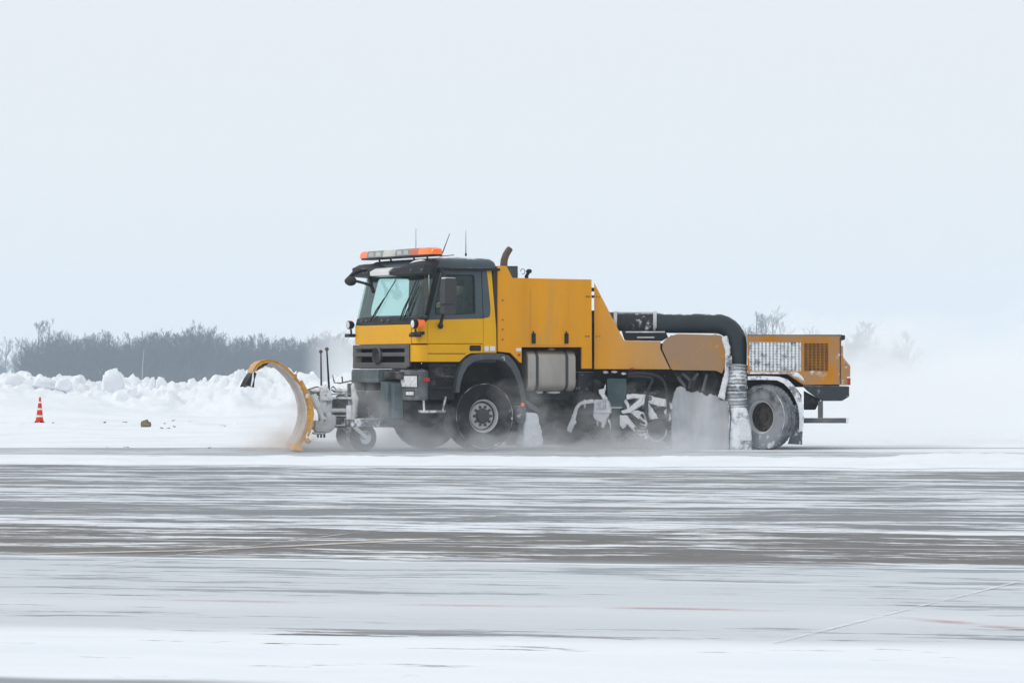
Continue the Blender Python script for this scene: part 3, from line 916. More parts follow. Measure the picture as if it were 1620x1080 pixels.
# corner pieces below the front panel, running to the door edge
uc = 1.2 + (plan(1.2, 1.6)[0] - s(677, 540)[0])
for sg in (1, -1):
    part(skin(sg * (UG + .012), sg * (uc - .01), Z['yel_b'] + .008, zw(512.5), nu=12, ztop=lambda u: zw(512.5) if abs(u) < 1.2 else zw(507)), 'corner_panel', 'yellow', bevel=.006)
    part(skin(sg * ((UG - .03) if sg > 0 else 1.2), sg * (uc - .004), zw(572), zw(545.5), nu=14, off=.006), 'lower_corner_panel', 'yellow', bevel=.006)
# windscreen: thin curved glass
part(skin(-1.17, 1.17, ZB + .01, ZT + .02, th=.008, nu=28, nz=4), 'windscreen', 'glass', smooth=True)
for sg in (1, -1):
    part(skin(sg * 1.16, sg * 1.25, ZB - .05, ZT + .1, th=.05, nu=4, nz=4, off=.006), 'windscreen_pillar', 'black', bevel=.006)
skn = skin(-1.2, 1.2, ZT - .02, zw(421), th=.05, nu=24); part(skn, 'windscreen_header', 'slate_clean')

# roof: lofted shell with a rounded edge and a sloped front
m = MB(); rows = []
zg = Z['gut']
for (ins, zz, fw) in ((0.0, zg, 0.0), (0.0, zg + .07, 0.01), (0.03, zg + .12, .05), (0.10, zg + .165, .12), (0.25, zg + .19, .3), (0.6, zg + .2, .55)):
    a0 = AF - lean(ZT) - .02 - fw; a1 = AR - .05 + ins * .5; hb = TB - .01 - ins
    pts = []
    for (a_, b_) in roundpoly([(a0, -hb), (a0, hb), (a1, hb), (a1, -hb)], .16):
        pts.append((a_ - 0.03 * (b_ / hb) ** 2 if a_ > AF - 1 else a_, b_, zz))
    rows.append(pts)
m.loft(rows, closed=True, caps=True)
roof = part(m, 'roof', 'slate', smooth=True)
for b0_, b1_ in ((TB - .015, TB + .02), (-TB - .02, -TB + .015)):
    m = MB(); m.box(AR - .07, AF - .42, b0_, b1_, zg - .035, zg + .012); part(m, 'drip_rail', 'black', roof, bevel=.006)
for c_, r_, k in (((AF - .85, .95, zg + .19), (.3, .05, .02), 3), ((AF - 1.3, 1.0, zg + .175), (.22, .04, .02), 5)):
    m = MB(); m.blob(c_, r_, k, .5); part(m, 'snow_patch', 'snow', roof, smooth=True)

# sides: door with window opening, quarter panel, sill strip (near = +1, far = -1)
dfx = 690.5
door_up = S([(691, 426), (763.5, 426), (764.2, 503.5), (677, 505.5), (677.3, 500)])
door_win = roundpoly(S([(700, 434), (753, 434.5), (752.5, 496.5), (688.5, 498), (689, 484)]), .05)
door_low = S([(677, 505.8), (764.2, 503.8), (764.4, 543), (677, 543)])
step_pan = S([(677, 544), (764.4, 544), (764.4, 558), (745, 558.5), (738, 562), (727, 572), (677, 572)])
quarter_g = roundpoly(S([(764.6, 426), (772.5, 426), (776, 480), (775.5, 501), (764.8, 503)]), .05)
quarter_y = S([(772.7, 426), (780, 426), (785, 520), (785.5, 558), (765, 558), (764.9, 503.3), (773, 502), (776.3, 494), (776.3, 480)])


def dfn(sg):
    # slight tumblehome: the upper door leans in
    return lambda p, d: (p[0], sg * (d - 0.07 * max(0.0, p[1] - ZB)), p[1])


for sg in (1, -1):
    f_ = dfn(sg)
    m = MB(); m.prism([door_up, door_win], f_, TB, TB - .05, 0); m.prism(door_low, f_, TB, TB - .05, 1)
    door = part(m, 'door', ['slate_clean', 'yellow'], bevel=.007)
    m = MB(); m.prism(door_win, f_, TB - .02, TB - .026); part(m, 'window_pane', 'glass_side', door)
    # rubber seal round the window
    m = MB(); c_ = Vector((sum(p[0] for p in door_win) / len(door_win), sum(p[1] for p in door_win) / len(door_win)))
    inner = [tuple(c_ + (Vector(p) - c_) * .955) for p in door_win]
    m.prism([door_win, inner], f_, TB + .004, TB - .03); part(m, 'window_seal', 'black', door)
    hx = S([(743, 546), (760.5, 546), (760.5, 555), (743, 555)])
    m = MB(); m.prism(roundpoly(hx, .02), f_, TB + .012, TB - .02); part(m, 'door_handle', 'black', door, bevel=.005)
    m = MB(); m.prism(step_pan, f_, TB, TB - .05)
    st = part(m, 'step_panel', 'yellow', bevel=.006)
    gm = S([(677, 558.6), (737, 558.6), (736, 559.8), (677, 559.8)])
    m = MB(); m.prism(gm, f_, TB + .003, TB - .02); part(m, 'trim_line', 'dark', st)
    m = MB(); m.prism(quarter_g, f_, TB, TB - .05, 0); m.prism(quarter_y, f_, TB - .001, TB - .05, 1)
    part(m, 'quarter_panel', ['slate_clean', 'yellow'], bevel=.006)
    for x0, x1 in ((766.5, 773), (775, 783)):
        m = MB(); m.prism(S([(x0, 547.5), (x1, 547.5), (x1, 555), (x0, 555)]), f_, TB + .006, TB - .01); part(m, 'white_reflector', 'white')

# cab inside: floor, back wall, dashboard, seats, steering wheel
m = MB()
m.box(AR - .03, AF - .12, -TB + .06, TB - .06, zw(573), zw(569))
m.box(AR - .03, AR + .02, -TB + .05, TB - .05, zw(560), zg + .05)
m.box(AR + .03, AF - .5, -TB + .1, TB - .1, zg - .02, zg + .03)
part(m, 'cab_lining', 'interior')
m = MB(); rows = []
for q in range(9):
    b_ = -1.1 + 2.2 * q / 8
    rows.append([(AF - .1, b_, ZB - .5), (AF - .1, b_, ZB - .03), (AF - .38, b_, ZB + .02), (AF - .5, b_, ZB - .06), (AF - .46, b_, ZB - .5)])
m.loft(rows, closed=True, caps=True)
part(m, 'dashboard', 'interior', smooth=False)
for b_ in (0.58, -0.58):
    m = MB()
    m.box(AR + .2, AR + .7, b_ - .25, b_ + .25, ZB - .55, ZB - .4)
    R2 = Matrix.Rotation(radians(-10), 3, 'Y')
    m.box(AR + .1, AR + .24, b_ - .25, b_ + .25, ZB - .42, ZB + .27, rot=R2)
    m.box(AR + .06, AR + .16, b_ - .14, b_ + .14, ZB + .29, ZB + .5, rot=R2)
    part(m, 'seat', 'seat', bevel=.03)
m = MB()
Rw = Matrix.Rotation(radians(-55), 3, 'Y'); cw = Vector((AF - .62, .58, ZB + .03))
m.tube([cw + Rw @ Vector((.21 * cos(a), .21 * sin(a), 0)) for a in [2 * pi * i / 28 for i in range(29)]], .014, 8, caps=False)
m.tube([cw, cw + Vector((.2, 0, -.3))], .03, 8)
for a in (0.3, 2.8, 4.7): m.tube([cw, cw + Rw @ Vector((.21 * cos(a), .21 * sin(a), 0))], .014, 6)
part(m, 'steering_wheel', 'black')

# sun visor: deep dark moulding over the windscreen with a pale middle
def visor(u0, u1, mat, nm, off=.0, hi=None, snowtop=False):
    m = MB(); rows = []
    for i in range(17):
        u = u0 + (u1 - u0) * i / 16
        h_ = hi(u) if hi else 0
        zt_ = zw(421) + h_
        p0 = Vector(plan(u, ZT - .02, -.02)); p1 = Vector(plan(u, ZT + .0, -.19 - off)); p2 = Vector(plan(u, zt_ - .06, -.21 - off))
        p3 = Vector(plan(u, zt_, -.13 - off)); p4 = Vector(plan(u, zt_ + .015, .03))
        rows.append([tuple(p) for p in (p0, p1, p2, p3, p4)])
    m.loft(rows, closed=True, caps=True)
    return part(m, nm, mat, smooth=True)


hump = lambda u: -.012 + .10 * max(0.0, 1 - ((abs(u) - .92) / .62) ** 2)
vz = visor(-1.19, 1.19, 'dark', 'sun_visor', 0, hump)
visor(-.40, .14, 'white', 'visor_light_panel', .02, lambda u: .0)
for u0_, u1_ in ((-1.05, -.8), (.5, .95)):
    m = MB(); m.tube([plan(u0_ + (u1_ - u0_) * k / 6, zw(421) + hump(u0_ + (u1_ - u0_) * k / 6) + .006, -.07) for k in range(7)], [.008, .02, .03, .028, .03, .02, .006], 8)
    part(m, 'visor_snow', 'snow', vz, smooth=True)
for u in (-.98, -.6, -.5, .2, .75, 1.02):
    m = MB(); p = Vector(plan(u, zw(427), -.215)); m.tube([p, p + Vector((.02, 0, 0))], .014, 8); part(m, 'visor_bolt', 'clear_dark', vz)

# wipers
for u0, u1, z1 in ((-.42, .12, zw(440)), (.55, .78, zw(441)), (.66, .9, zw(452))):
    m = MB(); A = Vector(plan(u0, ZB - .06, -.03)); B = Vector(plan(u1, z1, -.02)); C = A.lerp(B, .55)
    m.tube([A, A.lerp(C, .5) + Vector((.015, 0, 0)), C], .013, 6)
    m.tube([A.lerp(B, .12) + Vector((0.0, .05, 0)), C + Vector((0, .01, 0)), B], .009, 6)
    part(m, 'wiper', 'black')
for u in (-.78, -.62, -.05, .16):
    m = MB(); p = Vector(plan(u, zw(506), -.01)); m.blob(p, (.02, .05, .025), u, .2, sub=2); part(m, 'washer_cover', 'grille_grey', smooth=True)

# light bar across the roof front
LBA = AF - .34
b0, b1 = FR.front(572.5, 400, LBA)[0], FR.front(697, 400, LBA)[0]
b0, b1 = max(b0, -1.38), min(b1, 1.36)
zl = FR.front(640, 407, LBA)[1]; zh = FR.front(640, 394.5, LBA)[1]
sec = [(.0, .12, 'amber'), (.12, .35, 'clear_dark'), (.35, .52, 'clear'), (.52, .72, 'clear_dark'), (.72, .84, 'amber_dark'), (.84, 1.0, 'amber')]
lb = MB(); lb.box(LBA - .11, LBA + .11, b0 + .06, b1 - .06, zl - .012, zl + .018)
lbar = part(lb, 'light_bar', 'black', bevel=.006)
for q0, q1, mt in sec:
    m = MB(); rows = []
    ends = (q0 == 0, q1 == 1)
    for i in range(9):
        q = i / 8; b_ = b0 + (b1 - b0) * (q0 + (q1 - q0) * q)
        k = 1.0
        if ends[0] and q < .4: k = .72 + .28 * sqrt(max(0, 1 - ((.4 - q) / .4) ** 2))
        if ends[1] and q > .6: k = .72 + .28 * sqrt(max(0, 1 - ((q - .6) / .4) ** 2))
        rows.append([(a_ * k + LBA, b_, zl + .018 + (z_ * (zh - zl - .01)) * k) for a_, z_ in ((-.14, 0), (-.13, .6), (-.10, .93), (0, 1), (.10, .93), (.13, .6), (.14, 0))])
    m.loft(rows, closed=True, caps=True)
    part(m, 'lens', mt, lbar, smooth=True)
for q0, q1 in ((.15, .22), (.25, .32), (.55, .61), (.64, .70)):
    m = MB(); m.box(LBA + .1, LBA + .137, b0 + (b1 - b0) * q0, b0 + (b1 - b0) * q1, zl + .035, zh - .03)
    part(m, 'lamp_cell', 'clear', lbar, bevel=.004)
for q in (.2, .36, .68, .86):
    b_ = b0 + (b1 - b0) * q
    m = MB(); m.tube([(LBA, b_, zl), (LBA - .03, b_, zg + .1)], .016, 6); part(m, 'bracket', 'black', lbar)

# antennas
for px, p0, p1, r_ in ((658, 400, 361, .006), (737, 405, 364, .008)):
    m = MB(); A = P3(px, p0, .2); B = P3(px, p1, .2); m.tube([A, B], [r_, .003], 6); m.tube([A, A + Vector((0, 0, .05))], .018, 8); part(m, 'antenna', 'dark')
m = MB(); A = P3(697, 408, .7); B = P3(711.5, 369.5, .7); m.tube([A, B], [.011, .005], 6); m.blob(A, (.04, .04, .03), 1, .1); m.tube([A + Vector((0, 0, .03)), P3(718, 403.5, .7)], .008, 6); part(m, 'antenna', 'black')

# mirrors
def mirror(sg, name):
    m = MB()
    if sg > 0:
        A, B, C = P3(692, 431, 1.33), P3(699, 427.5, 1.52), P3(704, 441, 1.62)
        m.tube([A, A.lerp(B, .5) + Vector((0, 0, .03)), B, C.lerp(B, .4), C], .022, 8)
        arm = part(m, 'mirror_arm', 'black', smooth=True); m = MB()
        A, B, C = P3(697, 515, 1.28), P3(698, 509, 1.45), P3(701, 496, 1.6)
        m.blob(A, (.05, .04, .06), 2, .1); m.tube([A, B, C], .03, 8)
    part(m, 'mirror_foot', 'black', arm, smooth=True)
    hd = MB()
    pts = roundpoly(FRS([(700, 440), (718, 440.5), (718.5, 476), (716, 480), (717.5, 487), (716, 497), (698.5, 497)], 1.62), .035)
    hd.prism(pts, sideq, 1.72, 1.55)
    o = part(hd, 'mirror_head', 'mirror', arm, bevel=.025, seg=3)
    hd = MB(); hd.prism(roundpoly(FRS([(700.5, 438.8), (717, 439.5), (717, 441.5), (700.5, 441)], 1.62), .01), sideq, 1.7, 1.57)
    part(hd, 'snow_cap', 'snow', arm, bevel=.006)
    hd = MB(); hd.prism(FRS([(700, 480.5), (717.5, 480.5), (717.5, 482), (700, 482)], 1.72), sideq, 1.7225, 1.6); part(hd, 'joint', 'black', arm)


def FRS(pts, b): return [FR.side(x, y, b) for x, y in pts]
mirror(1, 'mirror')
# far front mirror on its curved arm, ahead of the far pillar
m = MB(); pa = AF + .12
def fp(px, py, a): b_, z_ = FR.front(px, py, a); return Vector((a, b_, z_))
m.tube([fp(580, 427, AF), fp(570, 428, AF + .12), fp(558, 434, AF + .25), fp(549, 442, AF + .3)], [.03, .035, .035, .03], 8)
mbx = m; m = MB(); m.tube([fp(588, 452, AF - .02), fp(575, 447.5, AF + .15), fp(563, 444.5, AF + .28)], .024, 8)
m.tube([fp(586, 440, AF - .1), fp(587, 452, AF - .02), fp(591, 462, AF - .02)], .035, 8)
arm = part(mbx, 'mirror_arm', 'black', smooth=True); part(m, 'mirror_brace', 'black', arm, smooth=True)
m = MB(); c = fp(555, 444.5, AF + .3)
m.blob(c, (.09, .16, .085), 4, .1, sub=3); part(m, 'mirror_head', 'dark', arm, smooth=True)
# work lamps at the cab corners
def lamp(c, rr, name, amber=False):
    m = MB(); m.lathe([(-.07, .0), (-.07, rr * .6), (-.04, rr * .95), (.0, rr), (.035, rr), (.04, rr * .88)], 20, axis='x', c=c)
    o = part(m, name, 'black', smooth=True)
    m = MB(); m.lathe([(.036, rr * .86), (.05, rr * .5), (.054, 0)], 20, axis='x', c=c); part(m, 'lens', 'lampglass', o, smooth=True)
    m = MB(); m.tube([c + Vector((-.02, 0, -rr)), c + Vector((-.03, 0, -rr - .09))], .02, 6); m.box(c.x - .09, c.x + .06, c.y - .09, c.y + .1, c.z - rr - .14, c.z - rr - .08); part(m, 'bracket', 'black', o, bevel=.008)
    m = MB(); m.tube([c + Vector((-.02, 0, -rr - .11)), Vector((c.x - .12, c.y + (.3 if c.y < 0 else -.2), c.z - rr - .11))], .018, 6); part(m, 'lamp_stay', 'black', o)
    if amber:
        m = MB(); m.lathe([(-.15, .0), (-.15, rr * .8), (-.02, rr * .86)], 20, axis='x', c=c + Vector((0, .05, .01))); part(m, 'indicator', 'amber', o, smooth=True)
lamp(fp(553.5, 514, AF + .02) + Vector((0, 0, 0)), .075, 'work_lamp')
lamp(P3(655.5, 512.5, TB + .02) + Vector((.0, 0, 0)), .08, 'work_lamp', True)
m = MB(); A = P3(668, 508, TB + .01); m.tube([A, A + Vector((-.05, .02, .06)), P3(676, 502, TB + .01)], .03, 8); part(m, 'lamp_arm', 'black')
m = MB(); m.prism(roundpoly(S([(652, 525), (671, 524), (671, 529.5), (653, 531)], TB + .03), .02), sideq, TB + .05, TB - .05); part(m, 'grab_handle', 'black', bevel=.01)

# grille block
gz0, gz1 = Z['gr_b'], Z['yel_b'] - .006
part(skin(-1.18, 1.0, gz0, gz1, th=.2, nu=24, off=-.06), 'grille_core', 'void')
bars = [((545, 551), .96), ((557, 563.5), 1.0), ((573, 582.5), .93)]
uL = -1.17
for (p0, p1), uu in bars:
    part(skin(-uu * 1.16, uu * .86, zw(p1), zw(p0) if p0 > 545 else gz1, th=.07, nu=20, off=.035), 'grille_bar', 'grille_grey', bevel=.012)
for u0_, u1_ in ((.72, .865), (-1.19, -.93)):
    part(skin(u0_, u1_, gz0 + .03, gz1, th=.09, nu=6, off=.03), 'grille_end', 'grille_grey', bevel=.012)
# round plain badge in the middle of the grille
c = Vector(plan(0, zw(562), 0)); c.y = FR.front(600.5, 562, AF)[0]
m = MB(); m.lathe([(.03, .0), (.055, .10), (.07, .125), (.055, .15), (.0, .15)], 28, axis='x', c=c); bd = part(m, 'grille_badge', 'dark', smooth=True)
m = MB(); m.lathe([(.05, .128), (.08, .14), (.05, .156)], 28, axis='x', c=c); part(m, 'badge_ring', 'grille_grey', bd, smooth=True)

# bumper with headlights
m = skin(-1.2, 1.2, Z['bum_b'], gz0 - .01, th=.3, nu=24, off=.02)
bump = part(m, 'bumper', 'chassis', bevel=.02)
for sg in (1, -1):
    part(skin(sg * .60, sg * (uc - .02), Z['bum_b'] - .01, gz0 - .03, th=.12, nu=10, off=.05), 'bumper_end', 'grey_plastic', bevel=.02)
    if sg > 0:
        def ufp(px, py): return FR.front(px, py, AF + .05)[0] / (TB - .2)
        for x0, x1, y0, y1, nm in ((636, 657.5, 594.5, 612, 'headlight'), (643, 654, 619, 625, 'fog_lamp')):
            u0, u1 = ub(x0, y0), ub(x1, y0)
            o = part(skin(u0, u1, zw(y1), zw(y0), th=.04, nu=6, off=.056), nm, 'lampglass', bevel=.006)
            rim_ = skin(u0 - .02, u1 + .02, zw(y1) - .02, zw(y0) + .02, th=.04, nu=6, off=.052); part(rim_, 'surround', 'black', o, bevel=.006)
            if nm == 'headlight':
                for k in range(3):
                    mm = skin(u0 + (u1 - u0) * (.06 + .31 * k), u0 + (u1 - u0) * (.31 + .31 * k), zw(611), zw(605), th=.02, nu=2, off=.062); part(mm, 'lamp_cell', 'white', o)
m = MB(); m.prism(roundpoly(S([(667, 597), (677, 597), (677, 603.5), (667, 603.5)]), .02), sideq, TB + .07, TB); part(m, 'side_marker', 'red', bevel=.006)
# plow mounting plate and the lifting post in front of the bumper
pa = AF + .22
def fbox(px0, px1, py0, py1, a0, a1, nm, mt, bev=.012, parent=truck):
    b_0, z1_ = FR.front(px0, py0, a1); b_1, z0_ = FR.front(px1, py1, a1)
    m = MB(); m.box(a0, a1, b_0, b_1, z0_, z1_); return part(m, nm, mt, parent, bevel=bev)
fbox(557, 598, 584, 605, AF - .1, AF + .2, 'mount_plate', 'teal_grey')
fbox(598, 634, 588, 600, AF - .1, AF + .1, 'mount_beam', 'chassis')
fbox(602, 613, 604, 668, AF + .02, AF + .26, 'lift_post', 'teal_grey')
fbox(613.5, 623, 606, 662, AF + .02, AF + .2, 'lift_post', 'teal_grey')
fbox(560, 603, 618, 676, AF - .35, AF + .06, 'underrun_box', 'frosted_dark')
fbox(603, 640, 634, 664, AF - .5, AF + .0, 'underrun_box', 'chassis')
m = MB(); c = fp(608, 669, AF + .2); m.tube([c + Vector((0, .045 * cos(a), .055 * sin(a))) for a in [2 * pi * i / 16 for i in range(17)]], .018, 6, caps=False); part(m, 'tow_eye', 'teal_grey')

# steps under the door
m = MB(); rows = []
m.prism(S([(679, 573), (727, 573), (722, 590), (719, 632), (679, 632)], TB - .12), sideq, TB - .12, TB - .4); part(m, 'step_well', 'chassis', bevel=.01)
for y_, x0, x1 in ((578, 679, 722), (596, 679, 719), (613, 679, 716)):
    m = MB(); m.prism(S([(x0, y_ - 1.5), (x1, y_ - 1.5), (x1, y_ + 1.5), (x0, y_ + 1.5)], TB - .02), sideq, TB - .02, TB - .3); part(m, 'step', 'chassis', bevel=.008)
m = MB()
m.prism(S([(668, 649), (705, 649), (703, 652.5), (670, 653)], TB - .03), sideq, TB - .0, TB - .2)
lo = part(m, 'lower_step', 'frosted', bevel=.008)
for x0, y0, x1, y1 in ((670, 632, 671, 650), (705, 627, 700, 650)):
    m = MB(); m.tube([P3(x0, y0, TB - .08), P3(x1, y1, TB - .08)], .018, 6); part(m, 'step_hanger', 'frosted', lo)

# wheel arch of the front axle
def arc_band(out, inn, b0_, b1_):
    m = MB(); n = len(out)
    rows = [[(o[0], b0_, o[1]), (i_[0], b0_, i_[1]), (i_[0], b1_, i_[1]), (o[0], b1_, o[1])] for o, i_ in zip(out, inn)]
    m.loft(rows, closed=True, caps=True); return m
outp = S([(720, 621), (722, 601), (726, 584), (733, 570), (744, 562), (757, 559.5), (775, 559), (793, 559.5), (804, 562), (813, 572), (821, 587), (827, 606), (830.5, 630), (831, 660)], TB)
innp = S([(726, 621), (728, 606), (732, 592), (739, 580), (749, 572), (760, 569), (775, 568.5), (788, 569), (797, 572), (806, 581), (813, 594), (819, 611), (823, 630), (823, 660)], TB)
for sg in (1, -1):
    part(arc_band(outp, innp, sg * (TB + .03), sg * (TB - .55)), 'wheel_arch', 'arch', bevel=.01)
m = MB(); m.prism(innp, sideq, TB - .5, TB - .62); part(m, 'arch_liner', 'chassis')
m = MB(); m.blob(P3(827, 640, TB + .03), (.035, .02, .035), 1, 0, sub=3); part(m, 'side_marker', 'amber', smooth=True)
m = MB(); m.tube([P3(794, 566, TB + .03), P3(797, 563.5, TB + .05), P3(798, 570, TB + .05)], .012, 6); part(m, 'arch_catch', 'rim')
# snow packed mud flap behind the front wheel
m = MB()
fl = S([(829, 652), (847, 653), (852, 672), (857, 696), (855, 706), (835, 708.5), (824, 706), (827, 680)], TB - .08)
m.prism(roundpoly(fl, .05), sideq, TB - .0, TB - .3); lumpy(part(m, 'snow_packed_flap', 'snowpart'), .022, .05, .12)
m = MB(); m.prism(S([(831, 633), (846, 641), (855, 650), (853, 655), (842, 648), (831, 640)], TB - .05), sideq, TB - .03, TB - .4); part(m, 'flap_bracket', 'grey_plastic', bevel=.008)
m = MB(); m.prism(S([(819, 642), (828, 642), (827, 668), (818, 668)], TB), sideq, TB + .03, TB - .3); part(m, 'arch_flap', 'frosted_dark', bevel=.008)


# ------------------------------------------------------------------ wheels
def wheel(parent, loc, rr, wd, rim_r, kind, steer=0.0, sg=1, mat4=None, rub='rubber'):
    e = empty('wheel', (0, 0, 0), 0, parent)
    L = Matrix.Translation(loc) @ Matrix.Rotation(steer + (0 if sg > 0 else pi), 4, 'Z')
    e.matrix_local = (mat4 @ L) if mat4 is not None else L
    h = wd / 2
    m = MB()
    m.lathe([(h * .55, rim_r * .96), (h * .9, rim_r * 1.02), (h * 1.0, rim_r + (rr - rim_r) * .35), (h * .99, rim_r + (rr - rim_r) * .62), (h * .93, rr * .93), (h * .8, rr * .975),
             (h * .55, rr * .985), (h * .54, rr * .962), (h * .46, rr * .962), (h * .45, rr * .985), (h * .06, rr * .985), (h * .05, rr * .962), (-h * .05, rr * .962), (-h * .06, rr * .985),
             (-h * .45, rr * .985), (-h * .46, rr * .962), (-h * .54, rr * .962), (-h * .55, rr * .985), (-h * .8, rr * .975), (-h * .93, rr * .93), (-h, rim_r + (rr - rim_r) * .4), (-h * .9, rim_r), (-h * .55, rim_r * .96)], 64)
    nl = 44
    for k in range(nl):
        a = 2 * pi * k / nl
        for off, y0, y1 in ((0, .56, .9), (.5, -.9, -.56), (.5, .08, .44), (0, -.44, -.08)):
            R3 = Matrix.Rotation(-(a + off * 2 * pi / nl), 3, 'Y')
            t_ = 2 * pi * rr / nl * .3
            vs = [R3 @ Vector((x, y * h, z)) for x in (-t_, t_) for y in (y0, y1) for z in (rr * .955, rr * 1.0 - (.02 * rr if abs(y) > .8 else 0))]
            m.add(vs, [(0, 1, 3, 2), (4, 6, 7, 5), (0, 4, 5, 1), (2, 3, 7, 6), (0, 2, 6, 4), (1, 5, 7, 3)])
    if kind != 'caster':                             # snow crust along the tread shoulder
        mm = MB(); pr_ = [Vector((rr * .918 * cos(a), h * .95, rr * .918 * sin(a))) for a in [2 * pi * i / 72 for i in range(73)]]
        mm.tube(pr_, [max(.0006, -.001 + .013 * mnoise.noise(p * 5) + .004 * mnoise.noise(p * 19)) for p in pr_], 5, caps=False); mm.build('snow_crust', 'snowpart', e, smooth=True)
    ty = m.build('tyre', rub, e)
    ty.data.polygons.foreach_set('use_smooth', [len(p.vertices) == 4 and i < 64 * 22 for i, p in enumerate(ty.data.polygons)])
    m = MB()
    if kind == 'front':
        m.lathe([(h * .5, rim_r * .99), (h * .72, rim_r * 1.02), (h * .78, rim_r * 1.0), (h * .74, rim_r * .93), (h * .5, rim_r * .88), (h * .3, rim_r * .86), (h * .34, rim_r * .80), (h * .48, rim_r * .74),
                 (h * .55, rim_r * .60), (h * .55, rim_r * .45), (h * .5, 0)], 48)
        for k in range(10):
            a = 2 * pi * k / 10; m.lathe([(h * .5, .028), (h * .68, .026), (h * .70, .0)], 6, c=(rim_r * .56 * cos(a), 0, rim_r * .56 * sin(a)), m=1)
        m.build('rim', ['rim', 'hub'], e, smooth=True)
        m = MB(); m.lathe([(h * .5, rim_r * .47), (h * .78, rim_r * .43), (h * .86, rim_r * .36), (h * .88, 0)], 32); m.build('hub', 'hub', e, smooth=True)
        m = MB(); m.lathe([(h * .44, rim_r * .875), (h * .36, rim_r * .84), (h * .42, rim_r * .775)], 40); m.build('recess_shade_ring', 'hub', e, smooth=True)  # dark ring added in the rim recess to deepen its shade
    elif kind == 'rear':
        m.lathe([(h * .55, rim_r * .99), (h * .8, rim_r * 1.03), (h * .86, rim_r * 1.0), (h * .8, rim_r * .95), (h * .3, rim_r * .9), (h * .05, rim_r * .88)], 48)
        m.build('rim', 'rim', e, smooth=True)
        m = MB(); m.lathe([(h * .3, rim_r * .9), (h * .06, rim_r * .87), (h * .0, rim_r * .6), (h * .15, rim_r * .5), (h * .2, rim_r * .3), (h * .45, rim_r * .26), (h * .5, 0)], 32)
        for k in range(8):
            a = 2 * pi * k / 8; m.lathe([(h * .0, .03), (h * .2, .028), (h * .22, .0)], 6, c=(rim_r * .7 * cos(a), 0, rim_r * .7 * sin(a)))
        m.build('hub', 'rim_dark', e, smooth=True)
    else:
        m.lathe([(h * .5, rim_r), (h * .9, rim_r * 1.03), (h * .8, rim_r * .9), (h * .3, rim_r * .8), (h * .3, rim_r * .45), (h * .7, rim_r * .35), (h * .8, 0)], 32)
        m.build('rim', 'frosted', e, smooth=True)
    return e


WR = .60
wheel(truck, Vector((0, 1.2 - .2, WR)), WR, .40, .287, 'front')
wheel(truck, Vector((0, -1.2 + .2, WR)), WR, .40, .287, 'front', sg=-1)
m = MB(); m.tube([(0, -1, WR), (0, 1, WR)], .09, 10); m.blob((0, -.1, WR), (.2, .22, .2), 1, .05); part(m, 'front_axle', 'chassis', smooth=True)
# frame rails of the tractor
for b_ in (.42, -.42):
    m = MB(); m.box(-2.6, AF - .1, b_ - .05, b_ + .05, .78, 1.02); part(m, 'frame_rail', 'chassis', bevel=.01)

# ------------------------------------------------------------------ body box behind the cab
bp = S([(788, 420.5), (801.5, 420.5), (811, 439.5), (936, 442), (936.5, 583), (921, 583), (921, 549), (825.5, 549), (825.5, 574), (822, 572.5), (808, 558), (788, 556)], TB)
m = MB(); m.prism(bp, sideq, TB, TB - .05); bodyp = part(m, 'body_panel', 'orange', bevel=.006)
ra, rb_ = s(845, 560)[0], s(912, 560)[0]
m = MB()
# panel front doors: three sheets standing slightly proud, as in the shallow bends of the body side
for x0, x1, y0, y1, d in ((839, 899, 455, 546, .012), ):
    m.prism(S([(x0, y0 - 1), (x1, y0), (x1, y1), (x0, y1)]), sideq, TB + d, TB - .02)
part(m, 'side_hatch', 'orange', bodyp, bevel=.006)
for x0 in (840.5, 892.5):
    m = MB(); m.prism(S([(x0, 527), (x0 + 5.5, 527), (x0 + 5.5, 543.5), (x0, 543.5)]), sideq, TB + .04, TB); m.prism(S([(x0 + 1.5, 524), (x0 + 4, 524), (x0 + 4, 527), (x0 + 1.5, 527)]), sideq, TB + .025, TB)
    part(m, 'latch', 'black', bodyp, bevel=.008)
for px, py in ((795, 475), (795, 506), (795, 521), (795, 537), (842, 524), (928, 469), (931.5, 469), (927, 532), (931, 532)):
    m = MB(); c = P3(px, py, TB); m.tube([c, c + Vector((0, .012, 0))], .014, 8); part(m, 'bolt', 'rust', bodyp)
m = MB(); m.prism(S([(816.5, 550.5), (824.5, 550.5), (824.5, 555.5), (816.5, 555.5)]), sideq, TB + .004, TB - .01); part(m, 'white_reflector', 'white', bodyp)
m = MB(); m.prism(S([(819, 559.5), (823, 559.5), (823, 563), (819, 563)]), sideq, TB + .006, TB - .01); part(m, 'side_marker', 'red', bodyp)
# body volume behind the panel (top sheet lower than the side panel edge, far side panel)
m = MB(); m.prism(bp, sideq, -TB + .05, -TB); part(m, 'body_panel', 'orange', bevel=.006)
a0, zt = s(811, 445); a1 = s(934, 445)[0]
m = MB(); m.box(a1, a0 + .22, -TB + .06, TB - .06, s(800, 548)[1], zt); part(m, 'body_tank', 'chassis', bevel=.01)
m = MB(); m.prism(S([(783, 421), (813, 421), (813, 440), (783, 440)], .6), sideq, .75, .3); part(m, 'exhaust_shield', 'arch', bevel=.01)
m = MB(); m.prism(S([(784, 424), (789, 424), (789, 556), (784, 556)], TB - .1), sideq, TB - .1, -TB + .1); part(m, 'cab_gap_slab', 'chassis')  # dark slab filling the gap between cab and body
m = MB()
m.tube([P3(797, 442, .9), P3(797, 420, .9), P3(797.5, 412, .9), P3(800, 404, .9), P3(804, 397, .9), P3(807, 393, .9)], [.065, .065, .064, .062, .06, .055], 14, caps=False)
part(m, 'exhaust_pipe', 'rust', smooth=True)
